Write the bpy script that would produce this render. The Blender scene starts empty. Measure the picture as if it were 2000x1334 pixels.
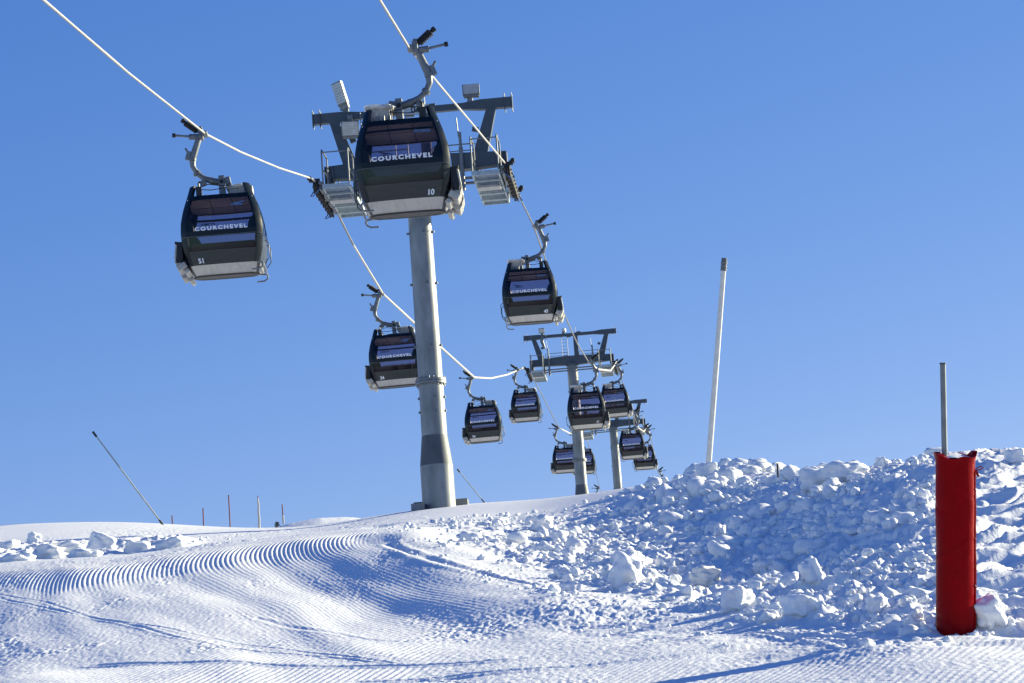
import bpy, math, random
import numpy as np
from mathutils import Vector, Matrix

random.seed(7)
rng = np.random.default_rng(11)
SC = bpy.context.scene
COL = SC.collection
R = math.radians

# ------------------------------------------------------------------ camera
FPX = 5500.0                      # focal length in pixels of a 2000 px wide frame
PITCH, ROLL = R(10.4), R(4.2)
FW = Vector((0, math.cos(PITCH), math.sin(PITCH)))
UP0 = Vector((0, -math.sin(PITCH), math.cos(PITCH)))
RT0 = Vector((1, 0, 0))
RT = RT0 * math.cos(ROLL) - UP0 * math.sin(ROLL)
UP = UP0 * math.cos(ROLL) + RT0 * math.sin(ROLL)


def pix(x, y, d):
    """The point seen at photo position (x, y) at depth d."""
    return FW * d + RT * ((x - 1000) / FPX * d) + UP * ((667 - y) / FPX * d)


cam_data = bpy.data.cameras.new("camera")
cam_data.sensor_width = 36
cam_data.lens = 36 * FPX / 2000
cam_data.clip_start = 0.5
cam_data.clip_end = 9000
cam = bpy.data.objects.new("camera", cam_data)
COL.objects.link(cam)
m = Matrix.Identity(4)
for i, a in enumerate((RT, UP, -FW)):
    m[0][i], m[1][i], m[2][i] = a
cam.matrix_world = m
SC.camera = cam

# ------------------------------------------------------------------ light
SUN_AZ, SUN_EL = R(63), R(18)      # azimuth from +Y towards +X
sd = Vector((math.sin(SUN_AZ) * math.cos(SUN_EL), math.cos(SUN_AZ) * math.cos(SUN_EL), math.sin(SUN_EL)))
sun = bpy.data.lights.new("sun", "SUN")
sun.energy = 4.8
sun.angle = R(0.5)
sun.color = (1, 0.92, 0.63)
so = bpy.data.objects.new("sun", sun)
COL.objects.link(so)
so.rotation_euler = sd.to_track_quat("Z", "Y").to_euler()
so.location = (60, 40, 60)

w = bpy.data.worlds.new("World")
SC.world = w
w.use_nodes = True
nt = w.node_tree
nt.nodes.clear()
wo = nt.nodes.new("ShaderNodeOutputWorld")
bg = nt.nodes.new("ShaderNodeBackground")
sky = nt.nodes.new("ShaderNodeTexSky")
sky.sky_type = "NISHITA"
sky.sun_disc = False
sky.sun_elevation = SUN_EL
sky.sun_rotation = SUN_AZ
sky.altitude = 2600
sky.air_density = 1.0
sky.dust_density = 0.6
sky.ozone_density = 3.0
# clear high-altitude air: the red end falls off faster with height than the model's
sp_ = nt.nodes.new("ShaderNodeSeparateColor")
cb_ = nt.nodes.new("ShaderNodeCombineColor")
nt.links.new(sky.outputs[0], sp_.inputs[0])
for k, (gain, ex, top) in enumerate(((0.66, 1.42, 3.0), (0.885, 0.97, 7.0), (2.13, 0.57, 20.0))):
    mn = nt.nodes.new("ShaderNodeMath"); mn.operation = "MINIMUM"; mn.inputs[1].default_value = top
    pw = nt.nodes.new("ShaderNodeMath"); pw.operation = "POWER"; pw.inputs[1].default_value = ex
    ml = nt.nodes.new("ShaderNodeMath"); ml.operation = "MULTIPLY"; ml.inputs[1].default_value = gain
    nt.links.new(sp_.outputs[k], mn.inputs[0])
    nt.links.new(mn.outputs[0], pw.inputs[0])
    nt.links.new(pw.outputs[0], ml.inputs[0])
    nt.links.new(ml.outputs[0], cb_.inputs[k])
nt.links.new(cb_.outputs[0], bg.inputs[0])
bg.inputs[1].default_value = 0.062
nt.links.new(bg.outputs[0], wo.inputs[0])
SC.view_settings.view_transform = "Standard"
SC.view_settings.look = "None"
SC.view_settings.gamma = 1
SC.view_settings.exposure = 1.22
SC.cycles.max_bounces = 10
SC.cycles.transparent_max_bounces = 24
SC.cycles.use_denoising = True


# ------------------------------------------------------------------ materials
def node_mat(name):
    mt = bpy.data.materials.new(name)
    mt.use_nodes = True
    n = mt.node_tree
    return mt, n, n.nodes["Principled BSDF"], n.nodes["Material Output"]


def mat(name, col, rough=0.5, metal=0.0, var=0.15, scale=4.0, bump=0.0, bscale=40.0, spec=0.5, coat=0.0, stretch=None):
    """Principled surface whose colour and roughness wander with noise in object space."""
    mt, n, b, o = node_mat(name)
    tc = n.nodes.new("ShaderNodeTexCoord")
    src = tc.outputs["Object"]
    if stretch:
        mp = n.nodes.new("ShaderNodeMapping")
        mp.inputs["Scale"].default_value = stretch
        n.links.new(src, mp.inputs[0])
        src = mp.outputs[0]
    nz = n.nodes.new("ShaderNodeTexNoise")
    nz.inputs["Scale"].default_value = scale
    nz.inputs["Detail"].default_value = 6
    n.links.new(src, nz.inputs[0])
    cr = n.nodes.new("ShaderNodeValToRGB")
    cr.color_ramp.elements[0].position = 0.3
    cr.color_ramp.elements[1].position = 0.7
    cr.color_ramp.elements[0].color = tuple(c * (1 - var) for c in col) + (1,)
    cr.color_ramp.elements[1].color = tuple(min(1, c * (1 + var)) for c in col) + (1,)
    n.links.new(nz.outputs[0], cr.inputs[0])
    n.links.new(cr.outputs[0], b.inputs["Base Color"])
    mr = n.nodes.new("ShaderNodeMapRange")
    mr.inputs["To Min"].default_value = max(0.03, rough - 0.08)
    mr.inputs["To Max"].default_value = min(1, rough + 0.1)
    n.links.new(nz.outputs[0], mr.inputs[0])
    n.links.new(mr.outputs[0], b.inputs["Roughness"])
    b.inputs["Metallic"].default_value = metal
    b.inputs["Specular IOR Level"].default_value = spec
    b.inputs["Coat Weight"].default_value = coat
    b.inputs["Coat Roughness"].default_value = 0.08
    if bump:
        n2 = n.nodes.new("ShaderNodeTexNoise")
        n2.inputs["Scale"].default_value = bscale
        n2.inputs["Detail"].default_value = 5
        n.links.new(src, n2.inputs[0])
        bp = n.nodes.new("ShaderNodeBump")
        bp.inputs["Strength"].default_value = 1
        bp.inputs["Distance"].default_value = bump
        n.links.new(n2.outputs[0], bp.inputs["Height"])
        n.links.new(bp.outputs[0], b.inputs["Normal"])
    return mt


def glass_mat(name, tint, refl=1.0):
    mt, n, b, o = node_mat(name)
    n.nodes.remove(b)
    tr = n.nodes.new("ShaderNodeBsdfTransparent")
    tr.inputs[0].default_value = tint + (1,)
    gl = n.nodes.new("ShaderNodeBsdfGlossy")
    gl.inputs["Roughness"].default_value = 0.03
    gl.inputs[0].default_value = (0.9 * refl, 0.9 * refl, 0.9 * refl, 1)
    fr = n.nodes.new("ShaderNodeFresnel")
    fr.inputs[0].default_value = 1.45
    mx = n.nodes.new("ShaderNodeMixShader")
    n.links.new(fr.outputs[0], mx.inputs[0])
    n.links.new(tr.outputs[0], mx.inputs[1])
    n.links.new(gl.outputs[0], mx.inputs[2])
    n.links.new(mx.outputs[0], o.inputs[0])
    return mt


def snow_mat(name, bump=0.010, scale=55.0, col=(0.80, 0.815, 0.84), sss=0.0, fine=0.005):
    mt, n, b, o = node_mat(name)
    geo = n.nodes.new("ShaderNodeNewGeometry")
    n1 = n.nodes.new("ShaderNodeTexNoise")
    n1.inputs["Scale"].default_value = scale * 0.35
    n1.inputs["Detail"].default_value = 4
    n1.inputs["Roughness"].default_value = 0.6
    n2 = n.nodes.new("ShaderNodeTexNoise")
    n2.inputs["Scale"].default_value = scale
    n2.inputs["Detail"].default_value = 3
    n3 = n.nodes.new("ShaderNodeTexNoise")
    n3.inputs["Scale"].default_value = 0.7
    n3.inputs["Detail"].default_value = 5
    for k in (n1, n2, n3):
        n.links.new(geo.outputs["Position"], k.inputs[0])
    bp = n.nodes.new("ShaderNodeBump")
    bp.inputs["Distance"].default_value = bump
    n.links.new(n1.outputs[0], bp.inputs["Height"])
    b2 = n.nodes.new("ShaderNodeBump")
    b2.inputs["Distance"].default_value = fine
    n.links.new(n2.outputs[0], b2.inputs["Height"])
    n.links.new(bp.outputs[0], b2.inputs["Normal"])
    n.links.new(b2.outputs[0], b.inputs["Normal"])
    cr = n.nodes.new("ShaderNodeValToRGB")
    cr.color_ramp.elements[0].color = tuple(c * 0.95 for c in col) + (1,)
    cr.color_ramp.elements[1].color = tuple(min(0.93, c * 1.03) for c in col) + (1,)
    n.links.new(n3.outputs[0], cr.inputs[0])
    n.links.new(cr.outputs[0], b.inputs["Base Color"])
    b.inputs["Roughness"].default_value = 0.62
    b.inputs["Specular IOR Level"].default_value = 0.35
    if sss:
        b.inputs["Subsurface Weight"].default_value = sss
        b.inputs["Subsurface Radius"].default_value = (0.85, 0.92, 1.0)
        b.inputs["Subsurface Scale"].default_value = 0.12
    return mt


M = dict(
    snow=snow_mat("snow"),
    clod=snow_mat("clod_snow", bump=0.010, scale=40, sss=0.2),
    paint=mat("dark_paint", (0.003, 0.008, 0.013), 0.24, 0.0, 0.2, 2.0, spec=0.28, coat=0.0),
    panel=mat("lower_panel_paint", (0.014, 0.021, 0.023), 0.36, 0.0, 0.25, 3.0, spec=0.45, coat=0.2, stretch=(1, 1, 6)),
    trim=mat("black_trim", (0.008, 0.009, 0.011), 0.5, 0.0, 0.2),
    skirt=mat("brushed_aluminium", (0.36, 0.36, 0.36), 0.5, 0.5, 0.14, 3.0, stretch=(5, 1, 0.6)),
    galv=mat("galvanised_steel", (0.17, 0.185, 0.195), 0.5, 0.5, 0.25, 5.0, 0.0006, 60),
    pole=mat("galvanised_tube", (0.21, 0.222, 0.225), 0.42, 0.5, 0.38, 2.2, 0.0008, 30, stretch=(1, 1, 0.35)),
    poledark=mat("dull_zinc_primer", (0.10, 0.112, 0.125), 0.6, 0.5, 0.22, 3.0, stretch=(1, 1, 0.4)),
    beam=mat("grey_beam_paint", (0.065, 0.083, 0.10), 0.5, 0.4, 0.16, 3.0),
    grate=mat("pale_grating", (0.34, 0.40, 0.43), 0.5, 0.45, 0.15, 8.0),
    rubber=mat("black_rubber", (0.012, 0.012, 0.013), 0.7),
    frost=mat("frosted_rope", (0.40, 0.39, 0.37), 0.7, 0.0, 0.08, 12, 0.003, 9),
    rope=mat("steel_rope", (0.16, 0.17, 0.18), 0.55, 0.4, 0.25, 30, 0.004, 60),
    ceil=mat("cabin_ceiling", (0.70, 0.66, 0.58), 0.7, 0.0, 0.08),
    inner=mat("cabin_lining", (0.05, 0.055, 0.06), 0.6),
    seat=mat("seat_fabric", (0.03, 0.03, 0.035), 0.8),
    unit=mat("weathered_housing", (0.44, 0.42, 0.38), 0.6, 0.0, 0.3, 9.0, 0.003, 30),
    rack=mat("worn_rack", (0.38, 0.37, 0.34), 0.55, 0.2, 0.25, 10.0, 0.003, 40),
    white=mat("white_lettering", (0.80, 0.81, 0.83), 0.5, 0, 0.02),
    bluemark=mat("blue_marking", (0.10, 0.22, 0.42), 0.4, 0, 0.05),
    black=mat("black_figures", (0.015, 0.016, 0.02), 0.5),
    lens=mat("lamp_lens", (0.42, 0.45, 0.46), 0.25, 0.1, 0.1, 6),
    blueclip=mat("blue_plastic", (0.03, 0.10, 0.28), 0.45),
    red=mat("red_vinyl", (0.225, 0.0002, 0.003), 0.28, 0.0, 0.10, 5.0, 0.007, 7, spec=0.05),
    redpaint=mat("faded_red_paint", (0.13, 0.025, 0.05), 0.6, 0, 0.2),
    whitepole=mat("white_fibreglass", (0.55, 0.56, 0.55), 0.45, 0.0, 0.10, 7.0, stretch=(1, 1, 0.5)),
    foam=mat("pale_foam", (0.70, 0.70, 0.68), 0.9, 0, 0.1),
    concrete=mat("concrete", (0.20, 0.21, 0.21), 0.85, 0, 0.2, 6.0, 0.004, 30),
    needle=mat("dark_needles", (0.035, 0.05, 0.03), 0.8),
    bark=mat("bark", (0.06, 0.045, 0.03), 0.9),
)
M["glass"] = glass_mat("tinted_glass", (0.52, 0.48, 0.575))
M["sideglass"] = glass_mat("tinted_side_glass", (0.52, 0.48, 0.575))


# ------------------------------------------------------------------ mesh helpers
class MB:
    def __init__(self):
        self.v, self.f = [], []

    def add(self, vs, fs):
        o = len(self.v)
        self.v += [tuple(p) for p in vs]
        self.f += [tuple(i + o for i in q) for q in fs]
        return self

    def box(self, c, s, rot=None):
        """Box with a small chamfer-free body; c centre, s full size, rot a 3x3 matrix."""
        c = Vector(c)
        vs = []
        for x in (-.5, .5):
            for y in (-.5, .5):
                for z in (-.5, .5):
                    p = Vector((x * s[0], y * s[1], z * s[2]))
                    if rot is not None:
                        p = rot @ p
                    vs.append(c + p)
        return self.add(vs, [(0, 1, 3, 2), (4, 6, 7, 5), (0, 4, 5, 1), (2, 3, 7, 6), (0, 2, 6, 4), (1, 5, 7, 3)])

    def bar(self, a, b, wdt, h, w2=None, h2=None, side=None):
        """Rectangular bar from a to b, wdt across `side`, h across the other way; may taper."""
        a, b = Vector(a), Vector(b)
        t = (b - a).normalized()
        s = Vector(side) if side else Vector((0, 1, 0))
        s = (s - t * s.dot(t)).normalized()
        n = t.cross(s)
        w2, h2 = w2 or wdt, h2 or h
        vs = []
        for p, ww, hh in ((a, wdt, h), (b, w2, h2)):
            for i, j in ((-1, -1), (1, -1), (1, 1), (-1, 1)):
                vs.append(p + s * (i * ww / 2) + n * (j * hh / 2))
        return self.add(vs, [(0, 3, 2, 1), (4, 5, 6, 7), (0, 1, 5, 4), (1, 2, 6, 5), (2, 3, 7, 6), (3, 0, 4, 7)])

    def tube(self, pts, r, n=8, caps=True):
        pts = [Vector(p) for p in pts]
        rs = r if isinstance(r, (list, tuple)) else [r] * len(pts)
        vs, fs = [], []
        ref = None
        for i, p in enumerate(pts):
            t = (pts[min(i + 1, len(pts) - 1)] - pts[max(i - 1, 0)]).normalized()
            if ref is None:
                ref = Vector((0, 0, 1)) if abs(t.z) < .9 else Vector((1, 0, 0))
            ref = (ref - t * ref.dot(t)).normalized()
            b = t.cross(ref)
            for k in range(n):
                a = 2 * math.pi * k / n
                vs.append(p + ref * (rs[i] * math.cos(a)) + b * (rs[i] * math.sin(a)))
        for i in range(len(pts) - 1):
            for k in range(n):
                k2 = (k + 1) % n
                fs.append((i * n + k, i * n + k2, (i + 1) * n + k2, (i + 1) * n + k))
        if caps:
            fs.append(tuple(range(n - 1, -1, -1)))
            fs.append(tuple((len(pts) - 1) * n + k for k in range(n)))
        return self.add(vs, fs)

    def lathe(self, prof, n=32, c=(0, 0, 0), caps=True):
        vs, fs = [], []
        for r, z in prof:
            for k in range(n):
                a = 2 * math.pi * k / n
                vs.append((c[0] + r * math.cos(a), c[1] + r * math.sin(a), c[2] + z))
        for i in range(len(prof) - 1):
            for k in range(n):
                k2 = (k + 1) % n
                fs.append((i * n + k, i * n + k2, (i + 1) * n + k2, (i + 1) * n + k))
        if caps:
            fs.append(tuple(range(n - 1, -1, -1)))
            fs.append(tuple((len(prof) - 1) * n + k for k in range(n)))
        return self.add(vs, fs)

    def build(self, name, material, parent=None, smooth=None, bevel=0.0):
        me = bpy.data.meshes.new(name)
        me.from_pydata(self.v, [], self.f)
        me.materials.append(material)
        me.validate()
        me.update()
        ob = bpy.data.objects.new(name, me)
        COL.objects.link(ob)
        if parent:
            ob.parent = parent
        if bevel:
            bv = ob.modifiers.new("bevel", "BEVEL")
            bv.width = bevel
            bv.segments = 2
            bv.limit_method = "ANGLE"
            bv.angle_limit = R(40)
        if smooth is not None:
            for p in me.polygons:
                p.use_smooth = True
            if smooth < 179:
                me.set_sharp_from_angle(angle=R(smooth))
        return ob


def tag(o, label=None, cat=None, group=None, kind=None):
    for k, v in (("label", label), ("category", cat), ("group", group), ("kind", kind)):
        if v:
            o[k] = v
    return o


def empty(name, loc=(0, 0, 0), rz=0.0):
    o = bpy.data.objects.new(name, None)
    o.empty_display_size = 0.3
    COL.objects.link(o)
    o.location = loc
    o.rotation_euler = (0, 0, rz)
    return o


KIDS = {}


def copy_tree(o, parent=None):
    c = o.copy()
    COL.objects.link(c)
    if parent is not None:
        c.parent = parent
    for ch in [x for x in ALL_OBJS if x.parent == o]:
        copy_tree(ch, c)
    return c


def text_tris(txt, size, bold=0.0, sx=1.0, space=1.0):
    """Triangles of a line of lettering, centred on (0, 0) in its own plane."""
    cu = bpy.data.curves.new("lettering", "FONT")
    cu.body = txt
    cu.size = size
    cu.offset = bold
    cu.space_character = space
    cu.resolution_u = 3
    ob = bpy.data.objects.new("lettering", cu)
    COL.objects.link(ob)
    bpy.context.view_layer.update()
    me = bpy.data.meshes.new_from_object(ob.evaluated_get(bpy.context.evaluated_depsgraph_get()))
    vs = [(v.co.x * sx, v.co.y) for v in me.vertices]
    fs = [tuple(p.vertices) for p in me.polygons]
    bpy.data.objects.remove(ob)
    bpy.data.meshes.remove(me)
    x0, x1 = min(v[0] for v in vs), max(v[0] for v in vs)
    y0, y1 = min(v[1] for v in vs), max(v[1] for v in vs)
    return [(v[0] - (x0 + x1) / 2, v[1] - (y0 + y1) / 2) for v in vs], fs, x1 - x0, y1 - y0


# ------------------------------------------------------------------ terrain
def perlin(x, y, seed=0):
    xi = np.floor(x).astype(np.int64)
    yi = np.floor(y).astype(np.int64)
    xf, yf = x - xi, y - yi
    u = xf * xf * xf * (xf * (xf * 6 - 15) + 10)
    v = yf * yf * yf * (yf * (yf * 6 - 15) + 10)

    def g(ix, iy):
        h = (ix * 374761393 + iy * 668265263 + seed * 974711) & 0x7fffffff
        h = ((h ^ (h >> 13)) * 1274126177) & 0x7fffffff
        h = h ^ (h >> 16)
        a = (h & 4095) * (2 * math.pi / 4096)
        return np.cos(a), np.sin(a)

    def d(ix, iy, fx, fy):
        gx, gy = g(ix, iy)
        return gx * fx + gy * fy
    a = d(xi, yi, xf, yf)
    b = d(xi + 1, yi, xf - 1, yf)
    c = d(xi, yi + 1, xf, yf - 1)
    e = d(xi + 1, yi + 1, xf - 1, yf - 1)
    return 1.5 * (a + u * (b - a) + v * ((c + u * (e - c)) - (a + u * (b - a))))


def fbm(x, y, oct=4, seed=0, gain=0.5):
    s, a, t = 0, 1.0, 0
    for k in range(oct):
        s = s + a * perlin(x * 2 ** k + 17.3 * k, y * 2 ** k - 9.1 * k, seed + k)
        t += a
        a *= gain
    return s / t


def sstep(a, b, x):
    t = np.clip((x - a) / (b - a), 0, 1)
    return t * t * (3 - 2 * t)


# photo columns: list of (y, depth) the snow surface passes through
COLS = {
    -250: [(1540, 23), (1425, 34), (1345, 42), (1270, 52), (1195, 60), (1150, 65), (1115, 72), (1092, 82), (1050, 95), (1050, 112), (1080, 150), (1110, 260), (1130, 420)],
    100: [(1560, 20), (1480, 24), (1400, 28), (1327, 34), (1254, 42), (1190, 52), (1137, 60), (1113, 64.5), (1090, 72), (1066, 82), (1024, 96), (1030, 112), (1060, 150), (1080, 260), (1100, 420)],
    250: [(1390, 28), (1313, 34), (1240, 42), (1172, 52), (1120, 60), (1099, 64.5), (1080, 72), (1060, 82), (1022, 96), (1028, 112), (1060, 150)],
    400: [(1531, 20), (1451, 24), (1378, 28), (1300, 34), (1226, 42), (1158, 52), (1106, 60), (1083, 64.5), (1066, 72), (1052, 82), (1028, 96), (1034, 112), (1060, 150), (1070, 260), (1090, 420)],
    600: [(1520, 20), (1436, 24), (1363, 28), (1288, 34), (1214, 42), (1145, 52), (1092, 60), (1064, 64.5), (1050, 72), (1040, 80), (1029, 90), (1045, 110), (1055, 150), (1060, 260), (1080, 420)],
    750: [(1505, 20), (1425, 24), (1350, 28), (1270, 34), (1190, 42), (1116, 52), (1072, 60), (1050, 65), (1036, 72), (1022, 80), (1006, 90), (1016, 110), (1035, 150)],
    900: [(1495, 20), (1414, 24), (1338, 28), (1260, 34), (1178, 42), (1104, 52), (1063, 60), (1042, 66), (1012, 76), (992, 86), (985, 93), (1000, 115), (1010, 150), (1020, 260), (1060, 420)],
    1050: [(1485, 20), (1403, 24), (1325, 28), (1246, 34), (1176, 42), (1125, 50), (1083, 58), (1038, 67), (1002, 76), (982, 84), (975, 92), (995, 115), (1005, 150)],
    1200: [(1475, 20), (1392, 24), (1312, 28), (1240, 34), (1178, 41), (1146, 46), (1080, 55), (1020, 65), (973, 75), (959, 82), (960, 90), (985, 110), (1000, 150), (1010, 260), (1050, 420)],
    1400: [(1460, 20), (1375, 24), (1300, 28), (1242, 32), (1212, 35), (1120, 46), (1014, 60), (930, 71), (925, 76), (938, 84), (970, 104), (1010, 150)],
    1600: [(1445, 20), (1370, 23), (1310, 26), (1268, 29), (1240, 31), (1115, 42), (1002, 53), (932, 62), (925, 67), (940, 75), (965, 102), (1000, 150), (1000, 260), (1050, 420)],
    1800: [(1430, 20), (1345, 23), (1280, 26), (1246, 28.5), (1130, 35.5), (1002, 44), (925, 51.5), (916, 56), (930, 64), (950, 90), (990, 130)],
    2000: [(1418, 20), (1330, 23), (1270, 26), (1247, 28), (1120, 35), (992, 43), (912, 49.5), (900, 54), (914, 62), (940, 90), (980, 130), (980, 260), (1040, 420)],
    2300: [(1395, 20), (1310, 23), (1250, 26), (1227, 28), (1100, 35), (972, 43), (892, 49.5), (880, 54), (894, 62), (920, 90), (960, 130), (980, 260), (1020, 420)],
}
CP = []
for x, lst in COLS.items():
    for y, d in lst:
        p = pix(x, y, d)
        CP.append((p.x / p.y * FPX / 300, math.log(p.y) * 6.5, p.z / p.y))
CP = np.array(CP)


def tps_fit(P):
    n = len(P)
    d2 = (P[:, None, 0] - P[None, :, 0]) ** 2 + (P[:, None, 1] - P[None, :, 1]) ** 2
    K = np.where(d2 > 0, 0.5 * d2 * np.log(d2 + 1e-12), 0) + np.eye(n) * 1e-3
    A = np.zeros((n + 3, n + 3))
    A[:n, :n] = K
    A[:n, n] = 1
    A[:n, n + 1:] = P[:, :2]
    A[n, :n] = 1
    A[n + 1:, :n] = P[:, :2].T
    return np.linalg.solve(A, np.concatenate([P[:, 2], np.zeros(3)]))


WT = tps_fit(CP)


def tps_eval(a, b):
    out = WT[len(CP)] + WT[len(CP) + 1] * a + WT[len(CP) + 2] * b
    for i in range(len(CP)):
        d2 = (a - CP[i, 0]) ** 2 + (b - CP[i, 1]) ** 2
        out = out + WT[i] * 0.5 * d2 * np.log(d2 + 1e-12)
    return out


# coarse table of z/Y over (azimuth, log depth), then a smooth lookup
TA = np.linspace(-0.30, 0.30, 241)
TB = np.linspace(math.log(19.5), math.log(430), 360)
ga, gb = np.meshgrid(TA * FPX / 300, TB * 6.5)
TAB = tps_eval(ga, gb)


def base_z(X, Y):
    """Smooth snow surface: the fitted table between 20 and 420 m, plain slopes outside."""
    Yc = np.clip(Y, 20, 420)
    u = np.clip(X / np.maximum(Yc, 1), -0.29, 0.29)
    fa = (u - TA[0]) / (TA[1] - TA[0])
    fb = (np.log(Yc) - TB[0]) / (TB[1] - TB[0])
    ia = np.clip(fa.astype(int), 0, len(TA) - 2)
    ib = np.clip(fb.astype(int), 0, len(TB) - 2)
    fa, fb = fa - ia, fb - ib
    t = (TAB[ib, ia] * (1 - fa) * (1 - fb) + TAB[ib, ia + 1] * fa * (1 - fb)
         + TAB[ib + 1, ia] * (1 - fa) * fb + TAB[ib + 1, ia + 1] * fa * fb)
    z = t * Yc
    near = -1.7 + (z + 1.7) * np.clip(Y, -60, 20) / 20.0
    z = np.where(Y < 20, near, z)
    z = np.where(Y > 420, z - (Y - 420) * 0.12, z)
    return z


def seg_dist(X, Y, pts):
    """Signed side, distance to a polyline and position along it (0..1)."""
    best = np.full(X.shape, 1e9)
    side = np.zeros(X.shape)
    along = np.zeros(X.shape)
    L = [math.dist(pts[i], pts[i + 1]) for i in range(len(pts) - 1)]
    tot, acc = sum(L), 0
    for i in range(len(pts) - 1):
        ax, ay = pts[i]
        bx, by = pts[i + 1]
        dx, dy = bx - ax, by - ay
        t = np.clip(((X - ax) * dx + (Y - ay) * dy) / (dx * dx + dy * dy), 0, 1)
        ex, ey = X - ax - t * dx, Y - ay - t * dy
        dd = np.hypot(ex, ey)
        m_ = dd < best
        best = np.where(m_, dd, best)
        side = np.where(m_, np.sign(dx * ey - dy * ex), side)
        along = np.where(m_, (acc + t * L[i]) / tot, along)
        acc += L[i]
    return best, side, along


def hit_base(x, y, d0=20.0, d1=118.0):
    """World point where the sight line through photo position (x, y) meets the smooth snow."""
    ds = np.linspace(d0, d1, 1600)
    a, b = pix(x, y, 1.0), None
    Z = base_z(a.x * ds, a.y * ds)
    below = np.nonzero(Z >= a.z * ds)[0]
    k = below[0] if len(below) else len(ds) - 1
    return a * float(ds[k])


def wpts(lst):
    return [(p.x, p.y) for p in (hit_base(x, y) for x, y in lst)]


def smooth_line(pts, n=8):
    out = []
    P = [pts[0]] + list(pts) + [pts[-1]]
    for i in range(1, len(P) - 2):
        for k in range(n):
            t = k / n
            q = []
            for c in (0, 1):
                p0, p1, p2, p3 = P[i - 1][c], P[i][c], P[i + 1][c], P[i + 2][c]
                q.append(0.5 * (2 * p1 + (p2 - p0) * t + (2 * p0 - 5 * p1 + 4 * p2 - p3) * t * t + (3 * p1 - p0 - 3 * p2 + p3) * t ** 3))
            out.append(tuple(q))
    out.append(pts[-1])
    return out


FOOT = smooth_line(wpts([(850, 1022), (880, 1044), (930, 1078), (1010, 1108), (1100, 1140), (1200, 1163), (1300, 1190), (1400, 1212), (1520, 1228), (1650, 1240), (1800, 1246), (2000, 1247)]) + [(8.5, 28.0), (16, 27.5)])
RIDGE = smooth_line(wpts([(745, 1062), (800, 1088), (880, 1115), (980, 1150), (1080, 1188), (1180, 1212)]))
LIPP = wpts([(-160, 1142), (30, 1132), (200, 1120), (400, 1095), (560, 1074), (700, 1060), (790, 1058)])
TRK_A = smooth_line(wpts([(0, 1170), (70, 1185), (200, 1208), (330, 1240), (450, 1265), (600, 1282), (720, 1293)]))
TRK_B = smooth_line(wpts([(0, 1164), (80, 1176), (210, 1210), (350, 1232), (480, 1255), (620, 1276), (780, 1296)]))
TRK_C = smooth_line(wpts([(500, 1205), (600, 1225), (700, 1240), (800, 1243)]))
TRK_D = smooth_line(wpts([(330, 1082), (480, 1066), (620, 1052), (740, 1028)]))
TRK_E = smooth_line(wpts([(760, 1072), (850, 1108), (960, 1135), (1060, 1160), (1110, 1182)]))
SHADE_LINE_F = smooth_line(wpts([(180, 1294), (400, 1298), (700, 1302), (1000, 1290), (1250, 1262), (1500, 1246), (1800, 1262)]))  # groove added so its shading draws a long dark shadow line
SHADE_LINE_G = smooth_line(wpts([(700, 1332), (1000, 1316), (1340, 1289), (1560, 1268), (1700, 1272)]))  # second added groove, shaped to shade as a dark line towards the pad
HOLLOW = smooth_line(wpts([(600, 1110), (700, 1150), (800, 1190), (900, 1218), (1020, 1240), (1150, 1255)]))


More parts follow.
